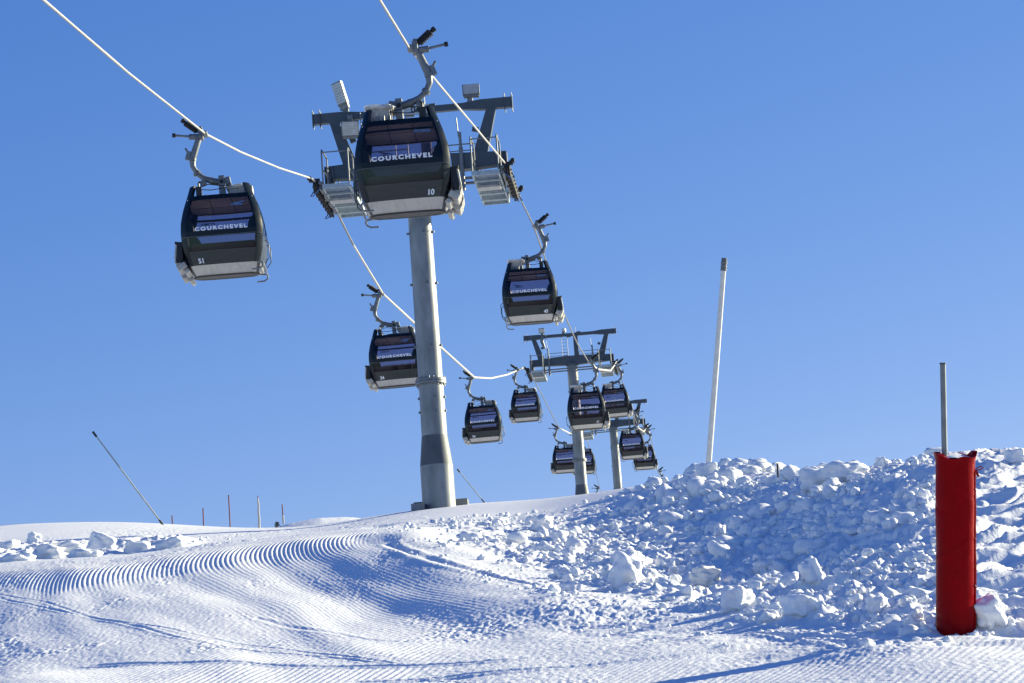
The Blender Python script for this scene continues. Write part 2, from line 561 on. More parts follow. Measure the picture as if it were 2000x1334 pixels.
def detail(X, Y):
    """Everything finer than the smooth surface; also returns the rubble mask."""
    z = np.zeros(X.shape)
    dF, sF, aF = seg_dist(X, Y, FOOT)
    inside = dF * np.where(sF > 0, 1, -1)                     # metres beyond the bank's foot
    edge = 0.45 * perlin(X * 0.9, Y * 0.5, 3)
    bank = sstep(-0.3, 0.5, inside + edge) * sstep(140, 100, Y)
    drift = sstep(0.105, 0.165, X / np.maximum(Y, 1) + 0.01 * perlin(X * .7, Y * .5, 9)) * sstep(29.5, 32.5, Y)   # wind-packed part, upper right
    rub = bank * (1 - 0.85 * drift) * sstep(80, 68, Y - 14 * sstep(.05, .075, X / np.maximum(Y, 1)))
    far = sstep(100, 80, Y)
    # rolling unevenness of the run
    z += 0.05 * perlin(X / 4.5, Y / 9, 21) * far
    z += 0.022 * perlin(X / 1.6, Y / 3.5, 22) * far * (1 - bank)
    # the groomed ridge between the run and the bank's foot
    dR, sR, aR = seg_dist(X, Y, RIDGE)
    fade = np.sin(np.clip(aR, 0, 1) * math.pi) ** 0.5
    left = np.exp(-(dR / 1.1) ** 2)
    right = np.exp(-(dR / 2.2) ** 2)
    z += 0.12 * fade * np.where(sR < 0, left, right)
    dH, sH, aH = seg_dist(X, Y, HOLLOW)
    z -= 0.17 * np.exp(-(dH / 1.0) ** 2) * np.sin(np.clip(aH, 0.02, 0.98) * math.pi) ** 0.6
    # the lip of the groomed run and its corduroy
    ylip = np.interp(X, [p[0] for p in LIPP], [p[1] for p in LIPP])
    front = ylip - Y + 0.5 * perlin(X * 0.5, Y * 0.1, 6)
    xe = sstep(-1.2, -3.0, X)
    z += 0.20 * np.where(front > 0, np.exp(-(front / 2.4) ** 2), np.exp(-(front / 6.0) ** 2)) * sstep(-1.4, -2.6, X) * sstep(95, 80, Y)
    roll_ = 0.058 * perlin((X - 0.21 * np.abs(Y - ylip)) / 1.5, Y / 13, 23) + 0.026 * perlin((X - 0.21 * np.abs(Y - ylip)) / 0.7 + 5, Y / 9, 24)
    z += roll_ * (1 - bank) * far * sstep(-2, 3, front) * (0.35 + 0.65 * sstep(29, 37, Y))
    bend = 0.21 * np.sqrt((Y - ylip + 1.0) ** 2 + 5)
    s = X - bend + 0.03 * perlin(X * .4, Y * .15, 5)
    lam = 0.098
    cord = np.abs((s / lam) % 1.0 - 0.5) * 2
    cord = cord * cord * (3 - 2 * cord)
    n1 = fbm(X * 0.5, Y * 0.16, 3, 31)
    reach = 5.5 + 26.0 * sstep(-8.0, -3.0, X)
    mk = sstep(-2.5, 0.3, front) * sstep(reach, 0.45 * reach, front + 5 * n1) * (1 - bank) * sstep(-0.55, -0.15, n1 + 0.4 * np.exp(-(front / 3.0) ** 2))
    mk *= sstep(0.1, 1.2, np.where(sR < 0, dR, -dR) + 0.0)
    lip = np.exp(-((front - 0.8) / 3.0) ** 2)
    amp = 0.0055 + 0.0155 * lip
    s2 = X - Y / 3.2
    c2 = np.abs((s2 / 0.085) % 1.0 - 0.5) * 2
    mk2 = sstep(-0.3, 0.1, fbm(X * 0.6, Y * 0.3, 3, 37)) * sstep(0.0, 1.0, X) * sstep(31, 28.5, Y) * (1 - bank)
    s3 = X - 0.10 * Y
    c3 = np.abs((s3 / 0.10) % 1.0 - 0.5) * 2
    mk3 = sstep(-0.6, -1.6, X) * sstep(36.5, 33.5, Y + 0.25 * X) * (1 - bank) * sstep(-0.45, -0.1, fbm(X * .6, Y * .3, 2, 39))
    for L in (TRK_A, TRK_B, SHADE_LINE_F, SHADE_LINE_G):
        clear = 1 - np.exp(-(seg_dist(X, Y, L)[0] / 0.28) ** 2)
        mk2, mk3 = mk2 * clear, mk3 * clear
    z += cord * amp * mk + 0.0045 * c2 * mk2 + 0.009 * c3 * mk3
    rough = (1 - 0.75 * np.clip(mk + mk2 + mk3, 0, 1)) * (1 - bank) * far
    # chopped snow and skid marks
    ch = sstep(0.0, 0.35, fbm(X * 0.45, Y * 0.14, 3, 41))
    z += rough * (0.004 + 0.022 * ch) * fbm(X * 5.0, Y * 2.4, 3, 43)
    z += (0.2 + 0.8 * rough) * (0.009 + 0.014 * ch) * fbm(X * 13.0, Y * 6.5, 2, 47) * far * (1 - bank)
    # ski and sledge tracks; the last two grooves are added for their dark shading
    for L, wd, dp in ((TRK_A, 0.03, 0.010), (TRK_B, 0.03, 0.008), (TRK_C, 0.06, 0.010), (TRK_D, 0.35, 0.06), (TRK_E, 0.09, 0.035), (SHADE_LINE_F, 0.06, 0.025), (SHADE_LINE_G, 0.07, 0.035)):
        dd, ss, aa = seg_dist(X, Y, L)
        wob = np.clip(0.8 + 0.6 * perlin(X * 1.0, Y * 0.4, 51), 0.2, 1.5)
        z += dp * wob * (0.7 * np.exp(-((dd - 2.2 * wd) / wd) ** 2) - np.exp(-(dd / wd) ** 2)) * (1 - bank)
    # rubble: billowed lumps in several sizes
    wx = X + 0.12 * perlin(X * 2, Y * 2, 61)
    wy = Y + 0.12 * perlin(X * 2 + 40, Y * 2, 62)
    bil = 0.24 * (1 - np.abs(perlin(wx / 1.6, wy / 1.9, 63)) * 1.8) + 0
    b2 = 1 - np.abs(perlin(wx * 1.5, wy * 1.3, 64)) * 2
    b3 = 1 - np.abs(perlin(wx * 3.6, wy * 3.0, 65)) * 2
    z += rub * (0.55 * (bil - 0.2) + 0.12 * b2 + 0.07 * b3 + 0.04 * fbm(wx * 7, wy * 6, 2, 66)) * sstep(95, 40, Y)
    # broken snow round the blocks on the left
    uX = X / np.maximum(Y, 1)
    lf = sstep(-0.112, -0.128, uX) * sstep(70, 73, Y) * sstep(84, 80, Y)
    z += lf * (0.16 * (1 - np.abs(perlin(X * 0.9, Y * 0.5, 85)) * 2) + 0.07 * (1 - np.abs(perlin(X * 2.3, Y * 1.3, 86)) * 2))
    # wind-carved drifts
    q = X * 0.82 + Y * 0.57
    r = -X * 0.57 + Y * 0.82
    dr = 0.16 * (1 - np.abs(perlin(q * 0.55, r * 1.5, 71)) * 2.0) + 0.11 * (1 - np.abs(perlin(q * 1.2, r * 2.8, 72)) * 2) + 0.02 * fbm(q * 3, r * 6, 2, 73)
    z += bank * drift * dr
    # low drifts in front of the foot
    lowd = np.exp(-((inside + 1.2) / 0.9) ** 2) * sstep(48, 38, Y)
    z += lowd * (0.10 * fbm(X * 0.8, Y * 0.9, 3, 81) + 0.03)
    return z, rub, bank, inside, drift


# the sheet: one grid from behind the camera to the horizon, finest where the picture looks
uu = np.concatenate([np.linspace(-40, -1.2, 8), np.linspace(-1.0, -0.30, 12), np.linspace(-0.285, -0.196, 24), np.linspace(-0.192, 0.205, 1150), np.linspace(0.21, 0.30, 24), np.linspace(0.33, 1.0, 12), np.linspace(1.2, 40, 8)])
y1 = np.linspace(-60, 18, 26)
t = np.linspace(0, 1, 860)
y2 = 1 / (1 / 20.5 + (1 / 100.0 - 1 / 20.5) * (0.55 * t + 0.45 * (np.log(1 + 3.9 * t) / np.log(4.9))))
y3 = 100 * (4.3 ** np.linspace(0.01, 1, 70))
y4 = np.array([480, 560, 700, 900, 1300, 1900, 2800, 4000])
yy = np.concatenate([y1, y2, y3, y4])
U, YY = np.meshgrid(uu, yy)
WID = np.where(YY > 22, YY, 22.0)
WID = np.where(YY > 430, 430 + (YY - 430) * 0.6, WID)
XX = U * WID
ZB = base_z(XX, YY)
core = (YY > 19) & (YY < 140) & (np.abs(U) < 0.31)
DZ = np.zeros(XX.shape)
RUB = np.zeros(XX.shape)
dz, rub, bank_, inside_, drift_ = detail(XX[core], YY[core])
DZ[core] = dz * sstep(19, 21, YY[core]) * sstep(0.31, 0.28, np.abs(U[core]))
ZZ = ZB + DZ


def grid_mesh(name, X, Y, Z, material):
    nr, nc = X.shape
    me = bpy.data.meshes.new(name)
    co = np.stack([X, Y, Z], -1).reshape(-1, 3).astype(np.float32)
    idx = np.arange(nr * nc).reshape(nr, nc)
    q = np.stack([idx[:-1, :-1], idx[:-1, 1:], idx[1:, 1:], idx[1:, :-1]], -1).reshape(-1, 4)
    me.vertices.add(len(co))
    me.vertices.foreach_set("co", co.ravel())
    me.loops.add(q.size)
    me.loops.foreach_set("vertex_index", q.ravel().astype(np.int32))
    me.polygons.add(len(q))
    me.polygons.foreach_set("loop_start", (np.arange(len(q)) * 4).astype(np.int32))
    me.polygons.foreach_set("loop_total", np.full(len(q), 4, np.int32))
    me.update(calc_edges=True)
    me.polygons.foreach_set("use_smooth", np.ones(len(q), bool))
    me.materials.append(material)
    ob = bpy.data.objects.new(name, me)
    COL.objects.link(ob)
    return ob


tag(grid_mesh("snow_slope", XX, YY, ZZ, M["snow"]), kind="structure")


def ground(x, y):
    """Height of the finished snow at one point."""
    X, Y = np.array([x]), np.array([y])
    z = base_z(X, Y)
    if 19 < y < 140 and abs(x) < 0.3 * y:
        z = z + detail(X, Y)[0]
    return float(z[0])


def ground_hit(x, y, d0=20.0, d1=118.0):
    """Point of the finished snow seen at photo position (x, y)."""
    a = pix(x, y, 1.0)
    ds = np.linspace(d0, d1, 3000)
    Xs, Ys = a.x * ds, a.y * ds
    Z = base_z(Xs, Ys) + detail(Xs, Ys)[0]
    below = np.nonzero(Z >= a.z * ds)[0]
    k = below[0] if len(below) else len(ds) - 1
    return a * float(ds[k])


# ------------------------------------------------------------------ snow lumps
def ico(sub):
    import bmesh
    bm = bmesh.new()
    bmesh.ops.create_icosphere(bm, subdivisions=sub, radius=1)
    v = np.array([p.co[:] for p in bm.verts])
    f = np.array([[q.index for q in fc.verts] for fc in bm.faces])
    bm.free()
    return v, f


def lump(v, seed, blocky=0.0, rough=0.25, freq=1.4):
    """A clod of snow: a ball pushed about by noise, or squared off when blocky."""
    p = v.copy()
    if blocky:
        e = 2.0 + 5.0 * blocky
        nrm = (np.abs(p) ** e).sum(1) ** (1 / e)
        p = p / nrm[:, None]
    o = seed * 13.7
    n = (perlin(p[:, 0] * freq + o, p[:, 1] * freq + p[:, 2] * 0.8, seed) + perlin(p[:, 2] * freq - o, p[:, 0] * freq * .7 + p[:, 1], seed + 5)
         + 0.5 * perlin(p[:, 1] * freq * 2.3 + o, p[:, 2] * freq * 2.3 + p[:, 0], seed + 9))
    return p * (1 + rough * n)[:, None]


def rotm(a, b, c):
    return np.array((Matrix.Rotation(c, 3, "Z") @ Matrix.Rotation(b, 3, "Y") @ Matrix.Rotation(a, 3, "X")))


I3 = ico(3)
I2 = ico(2)
I4 = ico(4)
# field of loose clods
NF = 22000
uq = np.where(rng.uniform(0, 1, NF) < .12, rng.uniform(-0.19, -0.10, NF), rng.uniform(-0.06, 0.20, NF))
yq = np.exp(rng.uniform(math.log(26), math.log(90), NF))
xq = uq * yq
dzq, rubq, bankq, insq, driftq = detail(xq, yq)
zq = base_z(xq, yq) + dzq
sizq = perlin(xq * .45, yq * .35, 95)
ok = (rubq > 0.25) & (rng.uniform(0, 1, NF) < (0.06 + 0.94 * sstep(-0.25, 0.25, perlin(xq * .55, yq * .4, 91) + 0.5 * perlin(xq * 1.6, yq * 1.2, 92))))
besideq = (uq < -0.105) & (yq > 71) & (yq < 83) & (rng.uniform(0, 1, NF) < 0.35)
loose = besideq | (bankq < 0.4) & (insq > -1.6) & (rng.uniform(0, 1, NF) < 0.10) & (yq < 85)
padx, pady = hit_base(1866, 1226).xy
sel = np.nonzero((ok | loose) & (np.hypot(xq - padx, (yq - pady) * 0.45) > 0.33))[0]
shapes = [lump(I3[0], k + 1, 0.12 * (k % 3), 0.17 + 0.05 * (k % 3), 1.1 + 0.2 * (k % 3)) for k in range(14)]
shapes2 = [lump(I2[0], k + 1, 0.12 * (k % 3), 0.17 + 0.05 * (k % 3), 1.1 + 0.2 * (k % 3)) for k in range(14)]
VS, FS, off = [], [], 0
for i in sel:
    r_ = float(np.clip(rng.lognormal(math.log(0.00095) + 0.9 * float(sizq[i]), 0.5), 0.0004, 0.0042)) * yq[i] * (1 - 0.55 * float(sstep(52, 72, yq[i])) * float(sstep(.06, .03, uq[i])))
    if loose[i] and not ok[i]:
        r_ *= 0.6
    big = r_ > 0.0012 * yq[i]
    s_ = (shapes if big else shapes2)[rng.integers(len(shapes))] * np.array([r_ * rng.uniform(.8, 1.35), r_ * rng.uniform(.8, 1.3), r_ * rng.uniform(.65, 1.0)])
    s_ = s_ @ rotm(*rng.uniform(-.5, .5, 2), rng.uniform(0, 6.28)).T
    VS.append(s_ + np.array([xq[i], yq[i], zq[i] + 0.26 * r_]))
    FS.append((I3 if big else I2)[1] + off)
    off += len((I3 if big else I2)[0])


def tri_mesh(name, V, F, material, parent=None):
    me = bpy.data.meshes.new(name)
    me.vertices.add(len(V))
    me.vertices.foreach_set("co", V.astype(np.float32).ravel())
    me.loops.add(F.size)
    me.loops.foreach_set("vertex_index", F.ravel().astype(np.int32))
    me.polygons.add(len(F))
    me.polygons.foreach_set("loop_start", (np.arange(len(F)) * 3).astype(np.int32))
    me.polygons.foreach_set("loop_total", np.full(len(F), 3, np.int32))
    me.update(calc_edges=True)
    me.polygons.foreach_set("use_smooth", np.ones(len(F), bool))
    me.materials.append(material)
    ob = bpy.data.objects.new(name, me)
    COL.objects.link(ob)
    if parent:
        ob.parent = parent
    return ob


tag(tri_mesh("snow_rubble", np.concatenate(VS), np.concatenate(FS), M["clod"]), "loose lumps of ploughed snow covering the bank", "snow", kind="stuff")

# blocks and boulders one can tell apart: photo x, y of the base centre, width, height in photo pixels, depth hint None = on the snow
BLOCKS = [
    # left field
    (104, 1086, 104, 34, 0.45, -0.16, "long tilted slab of snow, biggest block in the left field"),
    (197, 1070, 50, 40, 0.5, 0.35, "upright wedge of snow standing right of the long tilted slab"),
    (66, 1058, 26, 24, 0.6, 0.2, "small cube of snow perched above the left end of the long slab"),
    (166, 1088, 70, 24, 0.35, 0.1, "low flat snow block lying in front of the upright wedge"),
    (267, 1076, 48, 28, 0.5, 0.2, "rounded snow boulder alone between the wedge and the detached right block"),
    (333, 1068, 58, 26, 0.4, -0.3, "angular snow block lying apart, nearest the flat groomed run"),
    (12, 1070, 44, 22, 0.5, 0.1, "low snow lump cut by the left picture edge"),
    (30, 1096, 70, 24, 0.3, 0.0, "flat mound of snow at the left picture edge below the blocks"),
    # bank
    (1228, 1150, 62, 72, 0.15, 0.1, "tall ragged snow boulder at the foot of the bank"),
    (1652, 938, 84, 40, 0.25, 0.0, "largest smooth snow boulder on the crest of the bank"),
    (1598, 952, 62, 44, 0.3, 0.15, "domed snow boulder just left of the largest crest boulder"),
    (1382, 930, 44, 28, 0.35, 0.0, "ragged snow lump on the crest at the foot of the tall white pole"),
    (1408, 1050, 24, 27, 0.1, 0.0, "upright egg-shaped snow clod standing midway up the bank"),
    (1590, 1140, 38, 52, 0.3, -0.35, "pointed fin of snow leaning on the middle of the bank"),
    (1565, 1200, 58, 38, 0.6, 0.1, "squared translucent snow block low on the bank"),
    (1715, 1190, 34, 30, 0.5, 0.3, "tilted snow plate low on the bank left of the red pad"),
    (1935, 1222, 70, 62, 0.35, -0.2, "snow chunk piled against the right side of the red pad"),
    (1984, 900, 34, 24, 0.7, 0.0, "flat-topped snow block on the crest near the right picture edge"),
    (1378, 1140, 66, 36, 0.3, 0.0, "broad snow boulder with a faint brown stain on the lower bank"),
    (1060, 1034, 40, 30, 0.3, 0.1, "rounded snow boulder near the upper left end of the bank"),
    (1440, 1190, 60, 46, 0.35, 0.1, "stack-like snow lump at the bank foot beside the drifts"),
]
stain = snow_mat("stained_snow", bump=0.01, scale=40, col=(0.84, 0.80, 0.75))
for k, (x, y, wpx, hpx, blk, tilt, lab) in enumerate(BLOCKS):
    p = ground_hit(x, y)
    pm = FPX / p.y
    W_, H_ = 1.1 * wpx / pm, 1.15 * hpx / pm
    v = lump(I4[0], 40 + k, blk, 0.16 if blk > .45 else 0.24, 1.5)
    v = v / np.abs(v).max(0)
    v = v + 0.05 * np.stack([fbm(v[:, 0] * 4 + k, v[:, 1] * 4 + v[:, 2] * 3, 2, k)] * 3, -1) * v
    v = v * np.array([W_ / 2, 0.42 * W_ + 0.1, H_ / 2 * 1.12])
    v = v @ rotm(0.1, tilt, rng.uniform(-.5, .5)).T
    ob = tri_mesh("snow_block", v, I4[1], stain if "stain" in lab else M["clod"])
    ob.location = (p.x, p.y + 0.2 * W_, p.z + H_ * (0.14 if k < 8 else 0.36))
    tag(ob, lab, "snow block", "blocks and boulders of snow")

# ------------------------------------------------------------------ far knoll behind the run
kc = pix(620, 1035, 175)
kx, ky = np.meshgrid(np.linspace(-1, 1, 120), np.linspace(-1, 1, 60))
kh = np.clip(1 - kx ** 2 * np.where(kx < 0, 1.0, 0.8) - ky ** 2, 0, 1) ** 0.7 * 3.1 + 0.06 * fbm(kx * 6, ky * 4, 4, 5)
tag(grid_mesh("hills", kc.x + kx * 6.6, kc.y + ky * 12, kc.z - 2.65 + kh + 0.06 * (kx * 6.6), M["snow"]), kind="structure")

# ------------------------------------------------------------------ gondola cabin
ZG = 3.88           # grip above the cabin's lowest edge
PROFY = [(0.13, .18), (.165, .22), (.30, .87), (.67, .955), (1.05, .995), (1.22, 1.0), (1.45, .985), (1.75, .925), (2.0, .85), (2.12, .81), (2.40, .73)]
PROF = [(0.13, .765), (.165, .785), (.30, .87), (.67, .955), (1.05, .995), (1.22, 1.0), (1.45, .985), (1.75, .925), (2.0, .85), (2.12, .81), (2.40, .73)]


def sc_z(z):
    zs = [p[0] for p in PROF]
    ss = [p[1] for p in PROF]
    return float(np.interp(z, zs, ss))


HX, HY = 1.0, 0.98


def face_pt(side, u, z, inset=0.0):
    """Point on the cabin's skin. side: 'f' (-Y), 'b' (+Y), 'r' (+X), 'l' (-X); u from -1 to 1 as seen from outside."""
    s = sc_z(z)
    hx, hy = HX * s - inset, HY * float(np.interp(z, [p[0] for p in PROFY], [p[1] for p in PROFY])) - inset
    c = 0.13
    if side in "fb":
        k = max(0.0, (abs(u) - 0.82) / 0.18)
        out = hy - c * k * k + 0.05 * (1 - u * u)
        x = u * hx
        return Vector((x, -out, z)) if side == "f" else Vector((-x, out, z))
    out = hx + 0.03 * (1 - u * u)
    y = u * (hy - c)
    if abs(u) > 0.95:
        out = hx
    return Vector((out, y, z)) if side == "r" else Vector((-out, -y, z))


def patch(mb, side, u0, u1, z0, z1, thick=0.035, inset=0.0, nu=None, nz=None):
    nu = nu or max(2, int(abs(u1 - u0) / 0.08))
    nz = nz or max(2, int(abs(z1 - z0) / 0.08))
    vs, fs = [], []
    for lay in (0, 1):
        for j in range(nz + 1):
            for i in range(nu + 1):
                vs.append(face_pt(side, u0 + (u1 - u0) * i / nu, z0 + (z1 - z0) * j / nz, inset + lay * thick))
    n1 = (nu + 1) * (nz + 1)

    def id_(l, j, i):
        return l * n1 + j * (nu + 1) + i
    for j in range(nz):
        for i in range(nu):
            fs.append((id_(0, j, i), id_(0, j, i + 1), id_(0, j + 1, i + 1), id_(0, j + 1, i)))
            fs.append((id_(1, j, i), id_(1, j + 1, i), id_(1, j + 1, i + 1), id_(1, j, i + 1)))
    for j in range(nz):
        fs.append((id_(0, j, 0), id_(0, j + 1, 0), id_(1, j + 1, 0), id_(1, j, 0)))
        fs.append((id_(0, j, nu), id_(1, j, nu), id_(1, j + 1, nu), id_(0, j + 1, nu)))
    for i in range(nu):
        fs.append((id_(0, 0, i), id_(1, 0, i), id_(1, 0, i + 1), id_(0, 0, i + 1)))
        fs.append((id_(0, nz, i), id_(0, nz, i + 1), id_(1, nz, i + 1), id_(1, nz, i)))
    mb.add(vs, fs)


def sheet(mb, side, u0, u1, z0, z1, inset=0.015):
    nu, nz = max(2, int(abs(u1 - u0) / 0.1)), max(2, int(abs(z1 - z0) / 0.1))
    vs = [face_pt(side, u0 + (u1 - u0) * i / nu, z0 + (z1 - z0) * j / nz, inset) for j in range(nz + 1) for i in range(nu + 1)]
    fs = [(j * (nu + 1) + i, j * (nu + 1) + i + 1, (j + 1) * (nu + 1) + i + 1, (j + 1) * (nu + 1) + i) for j in range(nz) for i in range(nu)]
    mb.add(vs, fs)


def skin_text(txt, side, cu, cz, size, bold, sx, space=1.0, proud=0.006, shear=0.0, width=None):
    vs, fs, wd, ht = text_tris(txt, size, bold, sx, space)
    kx = (width / wd) if width else 1.0
    mb = MB()
    out = []
    for x, y in vs:
        z = cz + y
        s = sc_z(z) * HX
        out.append(face_pt(side, cu + (x * kx + shear * y) / s, z, -proud))
    mb.add(out, fs)
    return mb


def squat(o):
    """The body is a little shorter below the belt than above it."""
    for v in o.data.vertices:
        if v.co.z < 1.2:
            v.co.z = 1.2 - (1.2 - v.co.z) * 0.92


def make_cabin():
    root = empty("gondola_cabin")
    fr = MB()
    for sd_ in "fb":
        for a, b in ((-1.0, -.86), (.86, 1.0)):
            patch(fr, sd_, a, b, .30, 2.12, .05)
        patch(fr, sd_, -.86, .86, 2.0, 2.12, .05)
        patch(fr, sd_, -.86, .86, 1.06, 1.20, .05)
        for sg in (-1, 1):                        # dark corner gussets of the window
            n = 10
            vs, fs = [], []
            for i in range(n + 1):
                t_ = i / n
                zt = 1.20 + 0.34 * (1 - t_) ** 0.45
                ut = .86 - .19 * t_
                for zz in (1.20, zt):
                    for ins in (0.003, 0.03):
                        vs.append(face_pt(sd_, sg * ut, zz, ins))
            for i in range(n):
                a_ = i * 4
                fs += [(a_, a_ + 4, a_ + 6, a_ + 2), (a_ + 1, a_ + 3, a_ + 7, a_ + 5), (a_ + 2, a_ + 6, a_ + 7, a_ + 3), (a_, a_ + 1, a_ + 5, a_ + 4)]
            fr.add(vs, fs)
    patch(fr, "f", -.86, .86, 1.845, 1.895, .045, .003)        # rail across the one end's window
    for sd_ in "rl":
        for a, b in ((-1.0, -.84), (.84, 1.0)):
            patch(fr, sd_, a, b, .30, 2.12, .05, .004)
        patch(fr, sd_, -.84, .84, 2.0, 2.12, .05, .004)
        patch(fr, sd_, -.84, .84, 1.02, 1.12, .05, .004)
        patch(fr, sd_, -.03, .03, 1.12, 2.0, .05, .004)
    fr.build("frame", M["paint"], root, 35)
    for sx in (-1, 1):                                        # the four raised corners of the roof
        for sy in (-1, 1):
            hn = MB()
            sd_ = "f" if sy < 0 else "b"
            a, b = (.84, 1.0) if (sx > 0) == (sy < 0) else (-1.0, -.84)
            patch(hn, sd_, a, b, 2.122, 2.40, .06)
            s2 = "r" if sx > 0 else "l"
            v0, v1 = (-1.0, -.78) if (sx > 0) == (sy < 0) else (.78, 1.0)
            patch(hn, s2, v0, v1, 2.122, 2.40, .06, .004)
            hn.build("roof_corner", M["paint"], root, 35)
    for sd_ in "fbrl":
        lp = MB()
        if sd_ in "fb":
            patch(lp, sd_, -.86, .86, .30, .645, .05, .006)
            patch(lp, sd_, -.845, .845, .37, .385, .02, .000)
        else:
            patch(lp, sd_, -.84, .84, .30, 1.02, .05, .008)
        lp.build("body_panel", M["panel"], root, 35)
    for sd_ in "fb":
        g = MB(); sheet(g, sd_, -.86, .86, 1.2, 2.0); g.build("window", M["glass"], root, 60)
        g = MB(); sheet(g, sd_, -.86, .86, .645, 1.06); g.build("window", M["glass"], root, 60)
    for sd_ in "rl":
        for a, b in ((-.84, -.03), (.03, .84)):
            g = MB(); sheet(g, sd_, a, b, 1.12, 2.0); g.build("window", M["sideglass"], root, 60)
    tm = mat("belt_trim_metal", (0.06, 0.065, 0.07), 0.35, 0.5)
    for sd_ in "fb":                                           # trim line under the belt and window seal
        rb = MB()
        patch(rb, sd_, -.97, .97, 1.035, 1.062, .03, -.012)
        patch(rb, sd_, -.86, .86, .64, .655, .03, -.004)
        rb.build("belt_trim", tm, root, 35)
    for sd_ in "fbrl":
        sk = MB()
        e_ = .93 if sd_ in "fb" else .9
        patch(sk, sd_, -e_, e_, .165, .298, .04, .0)
        sk.build("skirt", M["skirt"], root, 35)
    bt = MB()
    for sd_ in "fbrl":
        patch(bt, sd_, -1.0, 1.0, .13, .165, .06, -.006)
    for sd_ in "fb":
        for sg in (-1, 1):
            patch(bt, sd_, sg * .93, sg * 1.0, .165, .30, .05, -.004) if sg > 0 else patch(bt, sd_, -1.0, -.93, .165, .30, .05, -.004)
    bt.box((0, 0, .155), (HX * .74 * 2, HY * .16 * 2, .04))
    bt.build("base_frame", M["trim"], root, 35)
    # inside
    ce = MB()
    ce.box((0, 0, 2.03), (1.60, 1.55, .03))
    co = ce.build("ceiling", M["ceil"], root)
    sm = MB()
    for x in (-.27, .27):
        sm.box((x, 0, 2.011), (.014, 1.5, .006))
    sm.box((0, -.1, 2.011), (1.5, .012, .006))
    sm.build("ceiling_seam", M["inner"], co)
    fl = MB(); fl.box((0, 0, .34), (1.62, 1.60, .05)); fl.build("cabin_floor", M["inner"], root)
    for sy in (-1, 1):
        st = MB()
        st.box((0, sy * .62, .56), (1.55, .36, .10))
        st.box((0, sy * .82, .72), (1.55, .06, .34), Matrix.Rotation(sy * -0.1, 3, "X"))
        st.build("seat", M["seat"], root, 30, 0.02)
    rf = MB()
    rf.box((0, 0, 2.095), (1.50, 1.46, .06))
    rf.build("roof", M["paint"], root, None, 0.02)
    # things on the roof; the outer side of the line is +X
    un = MB()
    un.box((-.42, -.30, 2.30), (.50, .55, .30), Matrix.Rotation(.06, 3, "Z"))
    un.box((-.42, -.30, 2.47), (.60, .64, .06))
    un.box((-.64, .25, 2.26), (.30, .46, .24))
    for k in range(5):
        un.box((-.62 + .1 * k, -.585, 2.30), (.03, .02, .22))
    uo = un.build("roof_unit", M["unit"], root, None, 0.02)
    for k in range(4):
        fo = MB()
        fo.lathe([(.03, 0), (.03, .14)], 8, (-.6 + .13 * k, -.66, 2.12))
        fo.build("bracket", M["galv"], uo, 40)
    cap = lump(I3[0], 77, .4, .22, 1.6) * np.array([.28, .32, .045]) + np.array([-.42, -.28, 2.52])
    tri_mesh("frost_cap", cap, I3[1], M["clod"], uo)
    for sy in (-.72, .72):
        la = MB()
        la.box((.50, sy, 2.24), (.14, .12, .24))
        la.tube([(.5, sy, 2.36), (.5, sy, 2.46), (.46, sy, 2.50)], .025, 6)
        la.build("door_latch", M["trim"], root, 40)
    for pts_ in ([(.5, -.72, 2.30), (.2, -.74, 2.26), (-.2, -.74, 2.30)], [(.5, -.72, 2.36), (.25, -.68, 2.42), (.0, -.66, 2.37), (-.2, -.6, 2.36)],
                 [(.5, .72, 2.30), (.2, .74, 2.26), (-.2, .74, 2.30)], [(.5, .72, 2.36), (.25, .70, 2.42), (0, .70, 2.37), (-.3, .70, 2.33)]):
        wr = MB()
        wr.tube(pts_, .011, 6)
        wr.build("roof_cable", M["rubber"], root, 40)
    # suspension
    CX = .0
    GX = .30
    hg = MB()
    path = [(GX + .18, 0, ZG - .10), (GX + .30, 0, ZG - .42), (GX + .37, 0, ZG - .62), (GX + .37, 0, ZG - .80), (GX + .28, 0, ZG - .98), (GX + .12, 0, ZG - 1.12), (GX - .08, 0, ZG - 1.21), (CX - .02, 0, ZG - 1.27)]
    sp = []
    for i in range(len(path) - 1):
        for k in range(4):
            sp.append(Vector(path[i]).lerp(Vector(path[i + 1]), k / 4))
    sp.append(Vector(path[-1]))
    hg.tube(sp, [.074 + .012 * math.sin(i * .3) for i in range(len(sp))], 10)
    for q in (2, 4, 6):
        pth = Vector(path[q]); dr_ = (Vector(path[q + 1 if q < 7 else q]) - Vector(path[q - 1])).normalized()
        hg.tube([pth - dr_ * .035, pth + dr_ * .035], .098, 10)
    hg.box((GX + .47, 0, ZG - .52), (.10, .10, .22), Matrix.Rotation(-.3, 3, "Y"))
    hg.box((GX + .50, 0, ZG - .38), (.05, .06, .12), Matrix.Rotation(.5, 3, "Y"))
    hg.box((GX + .14, 0, ZG - 1.25), (.16, .16, .12), Matrix.Rotation(.3, 3, "Y"))
    ho = hg.build("hanger", M["galv"], root, 50)
    hb = MB()
    hb.box((CX - .02, 0, ZG - 1.36), (.15, .26, .50))
    hb.box((CX - .17, 0, ZG - 1.24), (.14, .20, .18), Matrix.Rotation(.15, 3, "Y"))
    hb.box((CX - .02, 0, ZG - 1.66), (.34, .40, .10))
    hb.build("pivot_block", M["galv"], ho, None, 0.012)
    pin = MB()
    pin.tube([(CX - .02, -.16, ZG - 1.27), (CX - .02, .16, ZG - 1.27)], .05, 10)
    pin.build("pivot_pin", M["rubber"], ho, 40)
    gr = MB()
    gr.box((GX + .12, 0, ZG + .0), (.12, .28, .26))
    gr.box((GX + .13, 0, ZG + .15), (.09, .10, .10))
    gr.box((GX + .02, 0, ZG + .0), (.13, .34, .09))
